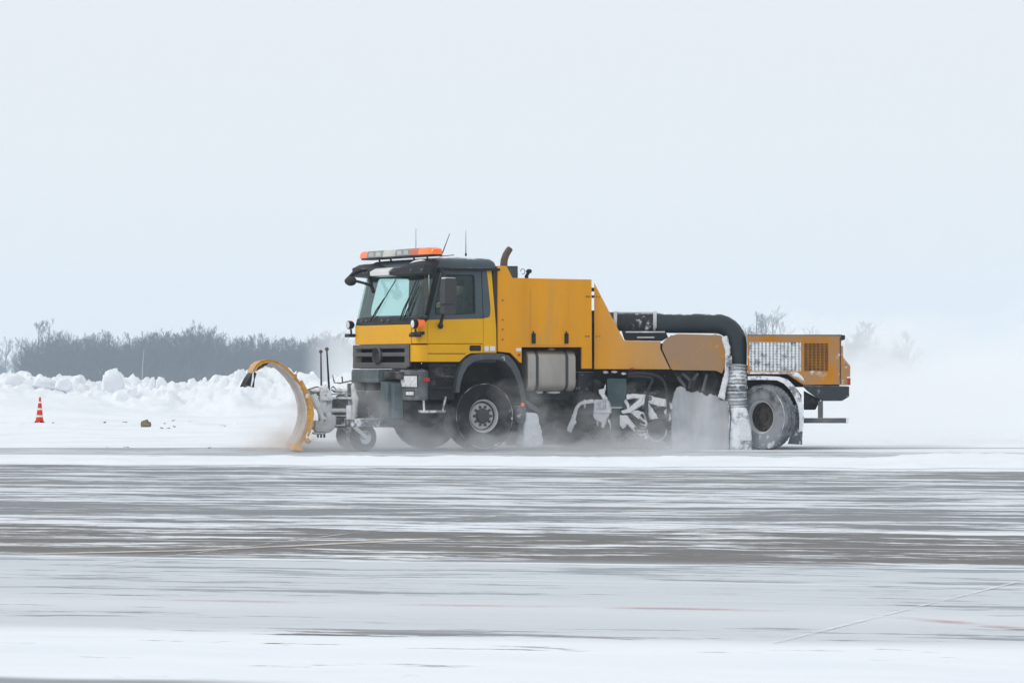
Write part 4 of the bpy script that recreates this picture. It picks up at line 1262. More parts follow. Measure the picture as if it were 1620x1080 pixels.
m = MB(); A = P3(833, 441, .8)
m.tube([A, A + Vector((0, 0, .06))], .035, 8); m.blob(P3(837, 429, .8), (.06, .05, .04), 3, .2, sub=2); m.tube([A + Vector((0, 0, .05)), P3(836, 431, .8)], .03, 8)
m.tube([P3(827, 429.5, .8) + Vector((.045 * cos(a), 0, .045 * sin(a))) for a in [2 * pi * i / 14 for i in range(12)]], .006, 5)
part(m, 'roof_lamp', 'black', smooth=True)

# fuel tank with straps
ta0, ta1 = s(913, 585)[0], s(836, 585)[0]; tz0, tz1 = s(875, 619)[1], s(875, 554)[1]
sect = rrect(TB - .68, TB - .03, tz0, tz1, .15, 6)
m = MB(); rows = []
cb, cz = TB - .355, (tz0 + tz1) / 2
for q, k in ((0, .93), (.012, .985), (.03, 1), (.97, 1), (.988, .985), (1, .93)):
    a_ = ta0 + (ta1 - ta0) * q
    rows.append([(a_, cb + (b_ - cb) * k, cz + (z_ - cz) * k) for b_, z_ in sect])
m.loft(rows, closed=True, caps=True); tank = part(m, 'fuel_tank', 'tank', smooth=True)
for px0, px1 in ((849, 853.5), (896, 900.5)):
    m = MB(); A0, A1 = s(px1, 585)[0], s(px0, 585)[0]
    o_ = [(cb + (b_ - cb) * 1.012, cz + (z_ - cz) * 1.012) for b_, z_ in sect]
    m.prism([o_, [(cb + (b_ - cb) * .99, cz + (z_ - cz) * .99) for b_, z_ in sect]], frontq, A0, A1); part(m, 'tank_strap', 'strap', tank)
m = MB(); c = P3(872, 552.5, TB - .3); m.lathe([(-.02, .06), (.02, .06), (.025, 0)], 16, axis='z', c=c); part(m, 'filler_cap', 'rim', tank, smooth=True)
m = MB(); m.box(ta0 - .05, ta1 + .05, TB - .7, TB - .2, tz0 - .06, tz0 - .015); part(m, 'tank_bracket', 'chassis', bevel=.01)
# things hanging under the tractor frame
for x0, x1, y0, y1, b_, nm, mt in ((838, 900, 622, 632, TB - .25, 'battery_tray', 'chassis'), (852, 884, 632, 660, TB - .5, 'air_tank_box', 'chassis'), (856, 876, 655, 676, TB - .5, 'valve_box', 'chassis'),
                                   (915, 940, 588, 640, TB - .6, 'gearbox_case', 'frosted_dark'), (836, 842, 556, 640, TB - .75, 'frame_gusset', 'chassis'), (900, 968, 590, 622, TB - .8, 'pump_block', 'chassis')):
    m = MB(); m.prism(S([(x0, y0), (x1, y0), (x1, y1), (x0, y1)], b_), sideq, b_, b_ - .45); part(m, nm, mt, bevel=.015)
for px_, w_, k in ((853, .07, 1), (875, .13, 2)):
    m = MB(); m.blob(P3(px_, 620.5, TB - .2), (w_, .06, .022), k, .4); part(m, 'snow_lump', 'snowpart', smooth=True)
m = MB(); m.prism(roundpoly(S([(800, 630), (945, 630), (945, 704), (800, 704)], -.7), .08), sideq, -.7, -.76); part(m, 'spray_mist_sheet', 'mist_grey')  # added sheet in mist grey, closes the view under the tractor
# inner chassis clutter that closes the view under the body
for x0, x1, y0, y1, b_, d_, nm in ((786, 944, 546, 626, TB - .72, .1, 'inner_bulkhead'), (800, 935, 600, 672, .35, 1.1, 'gearbox'), (690, 790, 575, 640, .4, .9, 'engine_block'), (860, 950, 640, 690, -.2, .8, 'transfer_case'), (640, 700, 620, 668, .2, 1.0, 'radiator')):
    m = MB(); m.prism(roundpoly(S([(x0, y0), (x1, y0), (x1, y1), (x0, y1)], b_), .08), sideq, b_, b_ - d_); part(m, nm, 'chassis', bevel=.02)

# ------------------------------------------------------------------ rear unit
rp = lambda mb, name, mats, parent=truck, bevel=0.0, smooth=False, label=None, seg=2: part(mb, name, mats, parent, bevel, smooth, parent is truck, label, seg)
fin = R_([(940, 447), (987, 538.5), (1045, 540), (1044.5, 551.5), (1060, 584), (940, 583.5)])
m = MB(); m.prism(fin, sideq, TB, TB - .05); fo = rp(m, 'gooseneck_panel', 'orange_mid', bevel=.006)
for px, py in ((944, 469), (948, 470), (944, 532), (949, 532)):
    m = MB(); c = Q3(px, py, TB); m.tube([c, c + Vector((0, .008, 0))], .012, 6); rp(m, 'bolt', 'rust', fo)
m = MB(); m.prism(R_([(940, 541), (1045, 541), (1044.5, 551.5), (1060, 584), (940, 583.5)]), sideq, -TB + .05, -TB); rp(m, 'gooseneck_panel', 'orange', bevel=.006)
pan2 = roundpoly(R_([(1048.5, 541), (1057, 533), (1072, 528), (1141, 530), (1149, 545), (1149, 570), (1142.5, 591), (1133, 586), (1062.5, 585), (1047.5, 552)]), .035)
m = MB(); m.prism(pan2, sideq, TB, TB - .05); po = rp(m, 'fan_housing_panel', 'orange_dirty', bevel=.006)
m = MB(); m.prism(pan2, sideq, -TB + .05, -TB); rp(m, 'fan_housing_panel', 'orange_dirty', bevel=.006)
# hinge blocks across the gap
for y0, y1 in ((455, 461), (467, 471), (491, 584)):
    m = MB(); m.prism(R_([(935, y0), (941, y0), (941, y1), (935, y1)], TB - .06), sideq, TB - .06, TB - .12); rp(m, 'hinge', 'chassis')
# deck and fan casing between the panels
a0, zz = r(1140, 545); a1, z1_ = r(945, 545)
m = MB(); m.box(r(1150, 560)[0], r(945, 560)[0], -TB + .06, TB - .06, r(1000, 582)[1], r(1000, 543)[1]); m.box(r(1135, 560)[0], r(1060, 560)[0], -TB + .06, TB - .3, r(1000, 545)[1], r(1000, 530)[1]); rp(m, 'deck', 'chassis', bevel=.01)
# black carrier under the flexible duct
m = MB()
m.prism(R_([(983, 523), (1052, 523), (1056, 533), (1046, 539), (988, 538)], TB - .05), sideq, TB - .05, TB - .55)
cr_ = rp(m, 'duct_carrier', 'black', bevel=.01)
for x0, x1, y_ in ((990, 1052, 525), (1008, 1035, 533.5)):
    m = MB(); m.prism(R_([(x0, y_ - 1), (x1, y_ - 1), (x1, y_ + 1), (x0, y_ + 1)], TB - .03), sideq, TB - .03, TB - .1); rp(m, 'bright_rail', 'rim', cr_)

# the big air duct: flexible sleeve, smooth pipe, bend, corrugated drop hose, blower nozzle
bd_ = TB - .23
rad_d = .172
m = MB()
A, B = Q3(972, 508.5, bd_), Q3(1038, 508.5, bd_)
n = 110; pts = [A.lerp(B, i / n) for i in range(n + 1)]
m.tube(pts, lambda q: rad_d * (1.0 if int(round(q * n)) % 4 < 2 else .955), 28)
sl = rp(m, 'flexible_duct', 'hose', smooth=False)
for px in (974, 1036.5):
    m = MB(); c = Q3(px, 508.5, bd_); m.tube([c - Vector((.03, 0, 0)), c + Vector((.03, 0, 0))], rad_d * 1.06, 28); rp(m, 'clamp', 'rim', sl)
m = MB(); A = Q3(955, 508, bd_); m.tube([A, Q3(975, 508.5, bd_)], rad_d * .95, 24); rp(m, 'duct_stub', 'duct', smooth=True)
path = [Q3(1038, 510, bd_)]
for px in (1060, 1085, 1110, 1132): path.append(Q3(px, 511 + (px - 1038) * .008, bd_))
C0 = Q3(1132, 546, bd_ + .02); rr_ = (C0 - Q3(1132, 511.8, bd_ + .02)).length
for a in (12, 26, 40, 52, 64, 76, 88):
    path.append(Vector((C0.x - rr_ * sin(radians(a)), bd_ + .04 * a / 90, C0.z + rr_ * cos(radians(a)))))
path += [Q3(1166, 556, bd_ + .04), Q3(1166, 579, bd_ + .04)]
m = MB(); m.tube(path, lambda q: rad_d * (1.0 if q < .5 else 1.0), 28); rp(m, 'air_duct', 'duct', smooth=True)
m = MB()
path = [Q3(1166 - .6 * sin(q * 3) , 578 + 68 * q, bd_ + .04 + .03 * sin(q * 3)) for q in [i / 120 for i in range(121)]]
m.tube(path, lambda q: (.19 - .012 * q) * (1.0 + .05 * sin(q * 2 * pi * 13) + .015 * sin(q * 41)), 28)
rp(m, 'drop_hose', 'hose_snowy', smooth=True)
m = MB(); m.prism(roundpoly(R_([(1154, 645), (1181, 645), (1184, 660), (1188, 672), (1190, 712), (1153, 713)], TB - .05), .04), sideq, TB + .02, TB - .5)
lumpy(rp(m, 'blower_nozzle', 'frosted'), .022, .05, .14)
m = MB(); m.prism(roundpoly(R_([(1169, 661), (1182, 662), (1188, 676), (1189.5, 697), (1171, 697)], TB + .04), .03), sideq, TB + .06, TB - .1); lumpy(rp(m, 'nozzle_plate', 'snowpart'), .02, .02, .1, 1)
m = MB(); m.tube([Q3(1154.5, 640, TB + .03), Q3(1156, 660, TB + .03), Q3(1154, 690, TB + .03), Q3(1154, 712, TB + .03)], .012, 6); rp(m, 'nozzle_cable', 'cable')
m = MB(); m.prism(R_([(1140, 535), (1150, 530), (1155, 548), (1152, 600), (1146, 632), (1136, 628), (1146, 590), (1148, 555)], TB - .02), sideq, TB + .03, TB - .12)
lumpy(rp(m, 'snow_caked_hose', 'snowpart'), .02, .05, .1)
m = MB(); m.prism(roundpoly(R_([(1149, 562), (1158, 562), (1158, 580), (1149, 580)], TB + .02), .02), sideq, TB + .08, TB - .05); rp(m, 'control_box', 'frosted_dark', bevel=.01)

# engine hood at the back with two slotted grilles
hood = R_([(1182, 529), (1331, 531), (1330, 608), (1271, 608.5), (1246, 592), (1183, 592)])
g1 = R_([(1185.5, 541), (1267, 541.5), (1267, 586.5), (1185.5, 586.5)]); g2 = R_([(1272, 543), (1310.5, 543), (1310.5, 587), (1272, 587)])
m = MB(); m.prism([hood, g1, g2], sideq, TB, TB - .05); ho = rp(m, 'engine_hood', 'orange_rear', bevel=.006)
for gq, nx, nz, mt, vw in ((g1, 14, 18, 'frosted', .56), (g2, 6, 18, 'cage', .3)):
    x0, x1 = min(p[0] for p in gq), max(p[0] for p in gq); z0, z1_ = min(p[1] for p in gq), max(p[1] for p in gq)
    m = MB()
    for i in range(nx + 1):
        a_ = x0 + (x1 - x0) * i / nx; hw = (x1 - x0) / nx * vw / 2
        m.box(a_ - hw, a_ + hw, TB - .03, TB - .01, z0 - .01, z1_ + .01)
    for j in range(nz + 1):
        z_ = z0 + (z1_ - z0) * j / nz; hh = (z1_ - z0) / nz * .23
        m.box(x0 - .01, x1 + .01, TB - .028, TB - .004, z_ - hh, z_ + hh)
    rp(m, 'grille', mt, ho)
m = MB(); m.box(r(1329, 570)[0], r(1184, 570)[0], -TB + .1, TB - .12, r(1250, 591)[1], r(1250, 531)[1]); rp(m, 'engine_bay', 'chassis')
m = MB(); m.box(r(1333, 570)[0], r(1182, 570)[0], -TB, TB + .005, r(1250, 530.5)[1], r(1250, 529.2)[1]); rp(m, 'hood_top', 'arch', bevel=.006)
m = MB(); m.box(r(1337, 570)[0], r(1330, 570)[0], -TB + .02, TB, r(1330, 537)[1], r(1330, 530)[1]); rp(m, 'rear_lip', 'chassis', bevel=.006)
m = MB(); m.prism(hood, sideq, -TB + .05, -TB); rp(m, 'engine_hood', 'orange_rear', bevel=.006)
m = MB(); m.prism(R_([(1330, 547), (1333.5, 547), (1334, 565), (1343.5, 577), (1330, 577)], TB), sideq, TB, -TB + .02); rb = rp(m, 'rear_door', 'orange_rear', bevel=.006)
m = MB(); m.prism(R_([(1330.5, 577.5), (1345, 577), (1345, 609), (1330, 609)], TB + .0), sideq, TB + .015, TB - .35); rp(m, 'corner_box', 'orange_rear', bevel=.008)
m = MB(); m.prism(R_([(1340.5, 598), (1345.5, 598), (1345.5, 608.5), (1340.5, 608.5)], TB), sideq, TB + .025, TB - .3); rp(m, 'tail_light', 'red', bevel=.005)
m = MB(); m.prism(R_([(1340, 595.5), (1345.8, 595.5), (1345.8, 597.8), (1340, 597.8)], TB), sideq, TB + .03, TB - .3); rp(m, 'snow_lump', 'snow')
for y_ in (602, 606):
    m = MB(); m.blob(Q3(1333.5, y_, TB + .02), (.012, .01, .012), 1, 0); rp(m, 'reflector', 'white')
m = MB(); m.prism(R_([(1270, 609.5), (1343.5, 611), (1343.5, 627), (1332, 634), (1300, 634), (1281, 620)], TB), sideq, TB, -TB); rp(m, 'rear_bumper', 'bumper_dark', bevel=.012)
m = MB(); m.prism(R_([(1328.6, 533), (1330.2, 533), (1330.2, 608), (1328.6, 608)]), sideq, TB + .004, TB - .03); rp(m, 'hood_seam', 'chassis')
m = MB(); m.prism(R_([(1186, 588), (1262, 588), (1272, 598), (1274, 607), (1248, 591.5), (1186, 591.5)]), sideq, TB + .012, TB - .02); lumpy(rp(m, 'snow_film', 'frosted'), .016, .03, .08, 1)
m = MB(); m.prism(R_([(1272, 618), (1298, 632), (1290, 648), (1272, 648)], TB - .3), sideq, TB - .3, TB - .7); rp(m, 'rear_bracket', 'chassis', bevel=.01)
m = MB(); m.prism(R_([(1294, 634), (1302, 634), (1302, 662), (1294, 662)], TB - .1), sideq, TB - .08, TB - .2); rp(m, 'bar_hanger', 'grey_plastic', bevel=.006)
m = MB(); m.prism(R_([(1250, 661), (1341.5, 661), (1341.5, 669), (1250, 669)], TB - .05), sideq, TB - .05, TB - .17); rp(m, 'underrun_bar', 'grey_plastic', bevel=.01)
m = MB(); m.prism(R_([(1338.5, 660.5), (1342.5, 660.5), (1342.5, 669.5), (1338.5, 669.5)], TB - .04), sideq, TB - .04, TB - .18); rp(m, 'bar_end_cap', 'frosted', bevel=.004)

# rear wheels, steered, with mudguard
rw = r(1213.5, 663, TB)
wheel(truck, Vector((rw[0] + .03, TB - .12, .57)), .572, .29, .285, 'rear', steer=radians(-38), mat4=REL, rub='rubber_snowy')
wheel(truck, Vector((rw[0] + .02, -TB + .16, .585)), .59, .30, .30, 'rear', steer=radians(-32), sg=-1, mat4=REL, rub='rubber_snowy')
m = MB(); m.tube([(rw[0], -1, .58), (rw[0], 1, .58)], .1, 10); rp(m, 'rear_axle', 'chassis', smooth=True)
og = R_([(1183, 595), (1205, 594.5), (1232, 595.5), (1246, 600), (1257, 610), (1265, 624), (1270.5, 640), (1272, 660), (1270, 682)])
ig = R_([(1183, 601), (1205, 600.5), (1229, 601.5), (1240, 606.5), (1249.5, 616), (1257, 629), (1262.5, 643), (1264.5, 660), (1264, 682)])
m = arc_band(og, ig, TB + .05, TB - .55); rp(m, 'mudguard', 'frosted', bevel=.006)
m = MB(); m.prism(R_([(1257, 640), (1271, 640), (1269, 703), (1246, 702), (1255, 675)], TB - .05), sideq, TB - .02, TB - .06); rp(m, 'mud_flap', 'frosted_dark')
m = MB(); m.prism(R_([(1183, 596), (1246, 596), (1268, 625), (1268, 670), (1183, 670)], TB - .6), sideq, TB - .6, TB - .7); rp(m, 'wheel_well', 'chassis')
for b_ in (.42, -.42):
    m = MB(); m.box(r(1330, 600)[0], r(945, 600)[0], b_ - .05, b_ + .05, r(1100, 612, b_)[1], r(1100, 590, b_)[1]); rp(m, 'frame_rail', 'chassis', bevel=.01)

# frost caked screen in front of the rear wheel
sp = [(1062, 640), (1066, 622), (1075, 609), (1085, 616), (1094, 622), (1103, 619), (1112, 624), (1119, 628), (1124, 622), (1133, 627), (1143, 632), (1152, 636), (1155, 650), (1154, 712), (1062, 712)]
rg = random.Random(9); rag = []
top_ = sp[:13]
for i in range(len(top_) - 1):
    for k in range(5):
        q = k / 5; rag.append((top_[i][0] * (1 - q) + top_[i + 1][0] * q + rg.uniform(-.6, .6), top_[i][1] * (1 - q) + top_[i + 1][1] * q + rg.uniform(-3.2, 2.2)))
m = MB(); m.prism(R_(rag + sp[12:], TB - .12), sideq, TB - .12, TB - .2); lumpy(rp(m, 'frosted_screen', 'frost_panel'), .018, .05, .3, 3)
for pts_, b_, nm in (([(1062, 587), (1100, 587), (1112, 600), (1108, 618), (1092, 623), (1080, 606)], TB - .3, 'suspension_bracket'), ([(1108, 588), (1140, 590), (1136, 612), (1122, 624), (1110, 610)], TB - .4, 'spring_hanger')):
    m = MB(); m.prism(R_(pts_, b_), sideq, b_, b_ - .3); rp(m, nm, 'chassis', bevel=.015)
m = MB(); m.tube([Q3(1096, 604, TB - .2), Q3(1093, 618, TB - .15)], .1, 14); rp(m, 'brake_chamber', 'black', smooth=True)
for x0, y0, x1, y1 in ((1080, 590, 1094, 604), (1104, 590, 1094, 604), (1118, 592, 1112, 618), (1072, 596, 1086, 614)):
    m = MB(); m.tube([Q3(x0, y0, TB - .15), Q3(x1, y1, TB - .15)], .028, 8); rp(m, 'strut', 'frosted_dark', smooth=True)

# ------------------------------------------------------------------ broom under the middle
bb = TB - .2
c = Q3(1036, 681, bb)
BRa = radians(-50)                       # the brush roll runs away from the near side and forward
ax = Vector((cos(radians(56)), -sin(radians(56)), 0))       # axis direction in the rear frame
Lb = 3.1
m = MB(); rg = random.Random(5)
pr = ax.cross(Vector((0, 0, 1))).normalized()
Rb_ = .36
cc = Vector((c.x, c.y + .12, Rb_ - .01))
m.tube([cc + ax * .04, cc + ax * Lb], .17, 20)
roll = rp(m, 'broom_core', 'hub', smooth=True)
m = MB()
for k in range(34):
    p = cc + ax * (.02 + (Lb - .05) * k / 33)
    for j in range(26):
        a = 2 * pi * (j + (k % 2) * .5) / 26
        d = pr * cos(a) + Vector((0, 0, 1)) * sin(a)
        t_ = (-pr * sin(a) + Vector((0, 0, 1)) * cos(a)) * .02
        e_ = p + d * Rb_ * rg.uniform(.92, 1.03) + ax * rg.uniform(-.03, .03) + t_ * rg.uniform(-2, 1)
        q0 = p + d * .15
        w2 = ax * .035
        m.add([q0 - t_ * .6 - w2 * .6, q0 + t_ * .6 - w2 * .6, e_ + t_ - w2, e_ - t_ - w2, q0 - t_ * .6 + w2 * .6, q0 + t_ * .6 + w2 * .6, e_ + t_ + w2, e_ - t_ + w2],
              [(0, 1, 2, 3), (4, 7, 6, 5), (0, 4, 5, 1), (1, 5, 6, 2), (2, 6, 7, 3), (3, 7, 4, 0)])
rp(m, 'bristles', 'bristle', roll)
m = MB(); m.tube([cc - ax * .06, cc + ax * .03], .19, 24); rp(m, 'broom_end_motor', 'hub', smooth=True)
m = MB(); m.tube([cc - ax * .07 + (pr * cos(a) + Vector((0, 0, 1)) * sin(a)) * .2 for a in [pi + pi * i / 16 for i in range(17)]], .012, 6); rp(m, 'end_rim', 'rim')
# teal lifting leg of the broom
m = MB(); m.prism(roundpoly(R_([(960, 598.5), (991.5, 599), (991, 620), (985.5, 645), (968.5, 645), (961.5, 625)], TB - .02), .03), sideq, TB + .02, TB - .22); lg = rp(m, 'lift_leg', 'teal', bevel=.012)
m = MB(); m.prism(R_([(967.5, 645), (982, 645), (981, 690), (968.5, 690)], TB - .04), sideq, TB - .02, TB - .16); rp(m, 'leg_tube', 'teal', lg, bevel=.012)
m = MB(); m.prism(R_([(966, 643.5), (984, 643.5), (984, 645.5), (966, 645.5)], TB), sideq, TB + .03, TB - .2); rp(m, 'clamp', 'rim', lg)
m = MB(); m.prism(roundpoly(R_([(992, 604), (1010, 603), (1023, 604), (1024, 608), (1013, 614), (992, 616)], TB - .1), .02), sideq, TB - .08, TB - .2); rp(m, 'leg_bracket', 'black', bevel=.008)
for px, py in ((958, 588.5), (972, 588), (987, 590.5)):
    m = MB(); m.blob(Q3(px, py, TB - .1), (.05, .05, .025), px, .4); rp(m, 'snow_lump', 'snow', smooth=True)
# sub-frame and far side gear that close the view under the rear unit
for x0, x1, y0, y1, b_, d_, nm, mt in ((940, 1180, 583.5, 604, TB - .5, .12, 'subframe', 'chassis'), (945, 1060, 600, 650, .2, .3, 'broom_carrier', 'frosted_dark'), (905, 1075, 600, 706, -.25, .06, 'mist_sheet', 'mist_grey'), (1060, 1150, 588, 640, .3, .5, 'fan_casing', 'chassis'), (880, 960, 585, 640, .5, .3, 'coupling', 'chassis')):  # the grey sheet behind the broom is added, coloured as mist
    m = MB(); m.prism(roundpoly(R_([(x0, y0), (x1, y0), (x1, y1), (x0, y1)], b_), .06), sideq, b_, b_ - d_); rp(m, nm, mt, bevel=.015)
# snow crusted frame of the broom
def crust(segs, nm, rad0=.05, b_=TB - .0, vox=.022, st=.05):
    m = MB()
    for sg_ in segs:
        pts_ = [Q3(x, y, b_ + (d[0] if d else 0)) for x, y, *d in sg_[0]]
        m.tube(pts_, [x * 1.18 for x in sg_[1]] if isinstance(sg_[1], list) else sg_[1], 8)
    return lumpy(rp(m, nm, 'snowpart'), .016, .075, .07, 2)
def plate(pts_, nm, b0_=TB + .02, dp=.14, mt='snowpart', org=(930, 580, 7.71)):
    """snow coated steel plate of the broom frame, traced on the near side plane"""
    m = MB(); m.prism(R_([(org[0] + x / org[2], org[1] + y / org[2]) for x, y in pts_], b0_), sideq, b0_, b0_ - dp)
    return lumpy(rp(m, nm, mt), .013, .035, .06, 1)
plate([(470, 340), (560, 328), (690, 343), (800, 365), (950, 398), (1030, 462), (1026, 522), (960, 492), (830, 470), (740, 442), (690, 392), (560, 382), (470, 402)], 'broom_frame')
plate([(640, 378), (702, 386), (692, 452), (600, 505), (520, 560), (420, 572), (400, 540), (500, 510), (560, 452)], 'broom_arm', TB + .05)
plate([(500, 545), (600, 530), (690, 560), (722, 650), (742, 700), (722, 800), (737, 872), (660, 792), (636, 760), (640, 655), (560, 592)], 'broom_side_plate', TB + .03)
plate([(390, 592), (470, 590), (560, 700), (640, 780), (700, 800), (742, 862), (710, 886), (620, 832), (540, 762), (470, 692), (460, 742), (420, 752), (390, 720)], 'broom_lower_arm', TB + .06)
plate([(410, 400), (470, 395), (505, 460), (515, 540), (490, 545), (470, 470), (440, 430)], 'broom_link', TB + .0)
plate([(960, 500), (1000, 560), (1010, 640), (975, 670), (950, 600), (930, 545)], 'broom_cheek', TB + .0)
for x0, y0, L in ((945, 666, 8), (958, 666, 6), (1003, 680, 7), (986, 660, 6), (1040, 640, 5), (925, 640, 6), (1150, 634, 6)):
    m = MB(); m.tube([Q3(x0, y0, TB - .1), Q3(x0 + .5, y0 + L * .6, TB - .1), Q3(x0 + .3, y0 + L, TB - .1)], [.022, .014, .003], 6); rp(m, 'icicle', 'snowpart', smooth=True)
plate([(735, 440), (772, 492), (862, 630), (735, 646)], 'snow_plate', TB + .03, .06)
plate([(72, 402), (250, 402), (288, 452), (288, 548), (228, 640), (192, 742), (160, 745), (168, 682), (84, 640), (64, 600), (76, 500)], 'snow_packed_housing', TB - .02, .4)
plate([(70, 535), (285, 545), (288, 566), (72, 556)], 'housing_ridge', TB + .02, .1)
plate([(128, 282), (196, 272), (214, 200), (222, 262), (206, 330), (252, 402), (190, 397), (140, 330)], 'snow_caked_bracket', TB + .0, .12)
plate([(236, 640), (262, 640), (286, 700), (276, 790), (262, 700)], 'snow_caked_bracket', TB + .0, .08)
plate([(770, 548), (690, 558), (640, 575), (600, 620), (565, 720), (525, 810), (525, 850), (560, 865), (588, 792), (612, 770), (600, 740), (622, 642), (652, 604), (700, 592), (775, 584)], 'snow_caked_arm', TB + .0, .12, 'snowpart', (810, 540, 6.0))
for k in range(7):
    m = MB(); m.tube([Q3(942 + k * 2.6, 634, TB + .0), Q3(942 + k * 2.6, 648, TB + .0)], .006, 5); rp(m, 'groove_bar', 'frosted')
m = MB(); m.prism(R_([(913, 640), (940, 632), (940, 655), (920, 655)], TB - .3), sideq, TB - .3, TB - .34); rp(m, 'spray_curtain', 'frosted_dark')
m = MB(); m.lathe([(-.04, .0), (-.04, .07), (.04, .07), (.05, 0)], 16, c=Q3(947, 608, TB - .2)); m.tube([Q3(942, 600, TB - .2), Q3(942, 622, TB - .2)], .07, 10); rp(m, 'hydraulic_motor', 'chassis', smooth=True)
m = MB(); m.lathe([(-.04, .028), (.03, .035), (.03, .015)], 14, c=Q3(1028, 630, TB + .0)); rp(m, 'pivot_pin', 'black')
# hydraulic hoses
for pts_ in ([(994, 592), (1010, 590.5), (1026, 592), (1042, 596), (1052, 608), (1056, 628), (1057, 650), (1055, 667)], [(994, 595), (1015, 595), (1030, 598), (1031.5, 604), (1026, 616), (1023, 634), (1022.5, 652), (1027, 668)]):
    P_ = [Q3(x, y, TB + .06) for x, y in pts_]; fine = []
    for i in range(len(P_) - 1):
        p0, p1, p2, p3 = P_[max(0, i - 1)], P_[i], P_[i + 1], P_[min(len(P_) - 1, i + 2)]
        for k in range(6):
            t_ = k / 6
            fine.append(.5 * ((2 * p1) + (p2 - p0) * t_ + (2 * p0 - 5 * p1 + 4 * p2 - p3) * t_ ** 2 + (3 * p1 - p0 - 3 * p2 + p3) * t_ ** 3))
    fine.append(P_[-1])
    m = MB(); m.tube(fine, .028, 10); rp(m, 'hydraulic_hose', 'cable', smooth=True)
m = MB(); m.tube([Q3(994, 594, TB + .05), Q3(999, 583, TB + .05)], .022, 8); rp(m, 'lever', 'black'); 
m = MB(); m.blob(Q3(1000.5, 583, TB + .06), (.03, .02, .02), 1, 0); rp(m, 'lever_knob', 'red')

# ------------------------------------------------------------------ the plow
FP = Frame((480 - 810) / F * 61.0, 61.0, pi + radians(5.8))
RELP = FR.mat().inverted() @ FP.mat()
HW = 1.85                                    # half width of the blade
def pl(px, py, b=HW): return FP.side(px, py, b)
def V3(px, py, b): a_, z_ = FP.side(px, py, b); return Vector((a_, b, z_))
def pp(mb, name, mats, parent=truck, bevel=0.0, smooth=False):
    o = mb.build(name, mats, parent, RELP if parent is truck else None, bevel, smooth); return o
inn = [(404, 587), (409, 579.5), (416, 575), (426, 573.5), (437, 576), (450, 585), (462, 597), (472, 611), (479.5, 627), (484, 644), (484.5, 660), (481, 677), (475, 692), (467, 705)]
outb = [(400.5, 585.5), (406, 576), (413, 570.5), (425, 568), (441, 572), (456, 582), (468, 595), (478.5, 609), (486, 626), (490.5, 644), (491, 661), (488, 679), (482, 694), (474, 707)]
ci = [pl(*p) for p in inn]; co = [pl(*p) for p in outb]
# front sheet: three bowed moulded strips with ribs between
m = MB(); rows = []
nb_ = 24
for j in range(nb_ + 1):
    b_ = -HW + 2 * HW * j / nb_
    rows.append([(a_, b_, z_) for a_, z_ in ci] + [(a_ - .03, b_, z_ + .01) for a_, z_ in reversed(ci)])
m.loft(rows, closed=True, caps=True)
mold = pp(m, 'moldboard', 'plow_face', smooth=True)
for b_ in (HW - .02, HW - .9, 0.0, -.9, -HW + .02):       # ribs behind the sheet
    m = MB(); n = len(ci)
    rows = [[(ci[i][0] - .02, b_ - .02, ci[i][1]), (ci[i][0] - .02, b_ + .02, ci[i][1]), (co[i][0], b_ + .02, co[i][1]), (co[i][0], b_ - .02, co[i][1])] for i in range(n)]
    m.loft(rows, closed=True, caps=True); pp(m, 'rib', 'plow_yellow', mold)
# top hood sheet and lengthwise stiffeners
m = MB()
rows = []
for j in range(9):
    b_ = -HW + 2 * HW * j / 8
    rows.append([(co[i][0], b_, co[i][1]) for i in range(0, 5)] + [(co[i][0], b_, co[i][1] - .045) for i in range(4, -1, -1)])
m.loft(rows, closed=True, caps=True); pp(m, 'top_hood', 'plow_yellow', mold, smooth=False)
for i, w_ in ((6, .05), (8, .06), (10, .06), (12, .06)):
    m = MB(); m.box(co[i][0] - .02, co[i][0] + w_, -HW + .05, HW + .015, co[i][1] - .04, co[i][1] + .04); pp(m, 'stiffener', 'plow_yellow', mold, bevel=.008)
m = MB()
edge = [pl(*p) for p in ((474, 602), (478, 601), (489, 621), (495, 638), (497, 654), (494, 676), (489, 690), (486, 690), (491.5, 660), (488.5, 634))]
m.prism(roundpoly(edge, .02), sideq, HW + .03, HW - .03); pp(m, 'end_rib', 'plow_yellow', mold, bevel=.008)
# snow scraper blade and its worn shoe at the near end
m = MB()
b2 = [pl(467, 704), pl(475, 704), pl(470, 713.5), pl(463, 712)]
m.prism(b2, sideq, HW, -HW); pp(m, 'cutting_edge', 'plow_yellow', mold, bevel=.006)
m = MB(); m.prism([pl(467, 700), pl(479, 706), pl(480, 713), pl(474, 714), pl(463, 709)], sideq, HW + .06, HW - .12); pp(m, 'edge_shoe', 'plow_yellow', mold, bevel=.015)
m = MB(); m.blob(V3(487, 697, HW), (.06, .08, .05), 4, .4); pp(m, 'spring_trip', 'plow_yellow', mold, smooth=True)
m = MB(); m.blob(V3(492, 694, HW), (.04, .06, .035), 2, .3); pp(m, 'snow_lump', 'snow', mold, smooth=True)
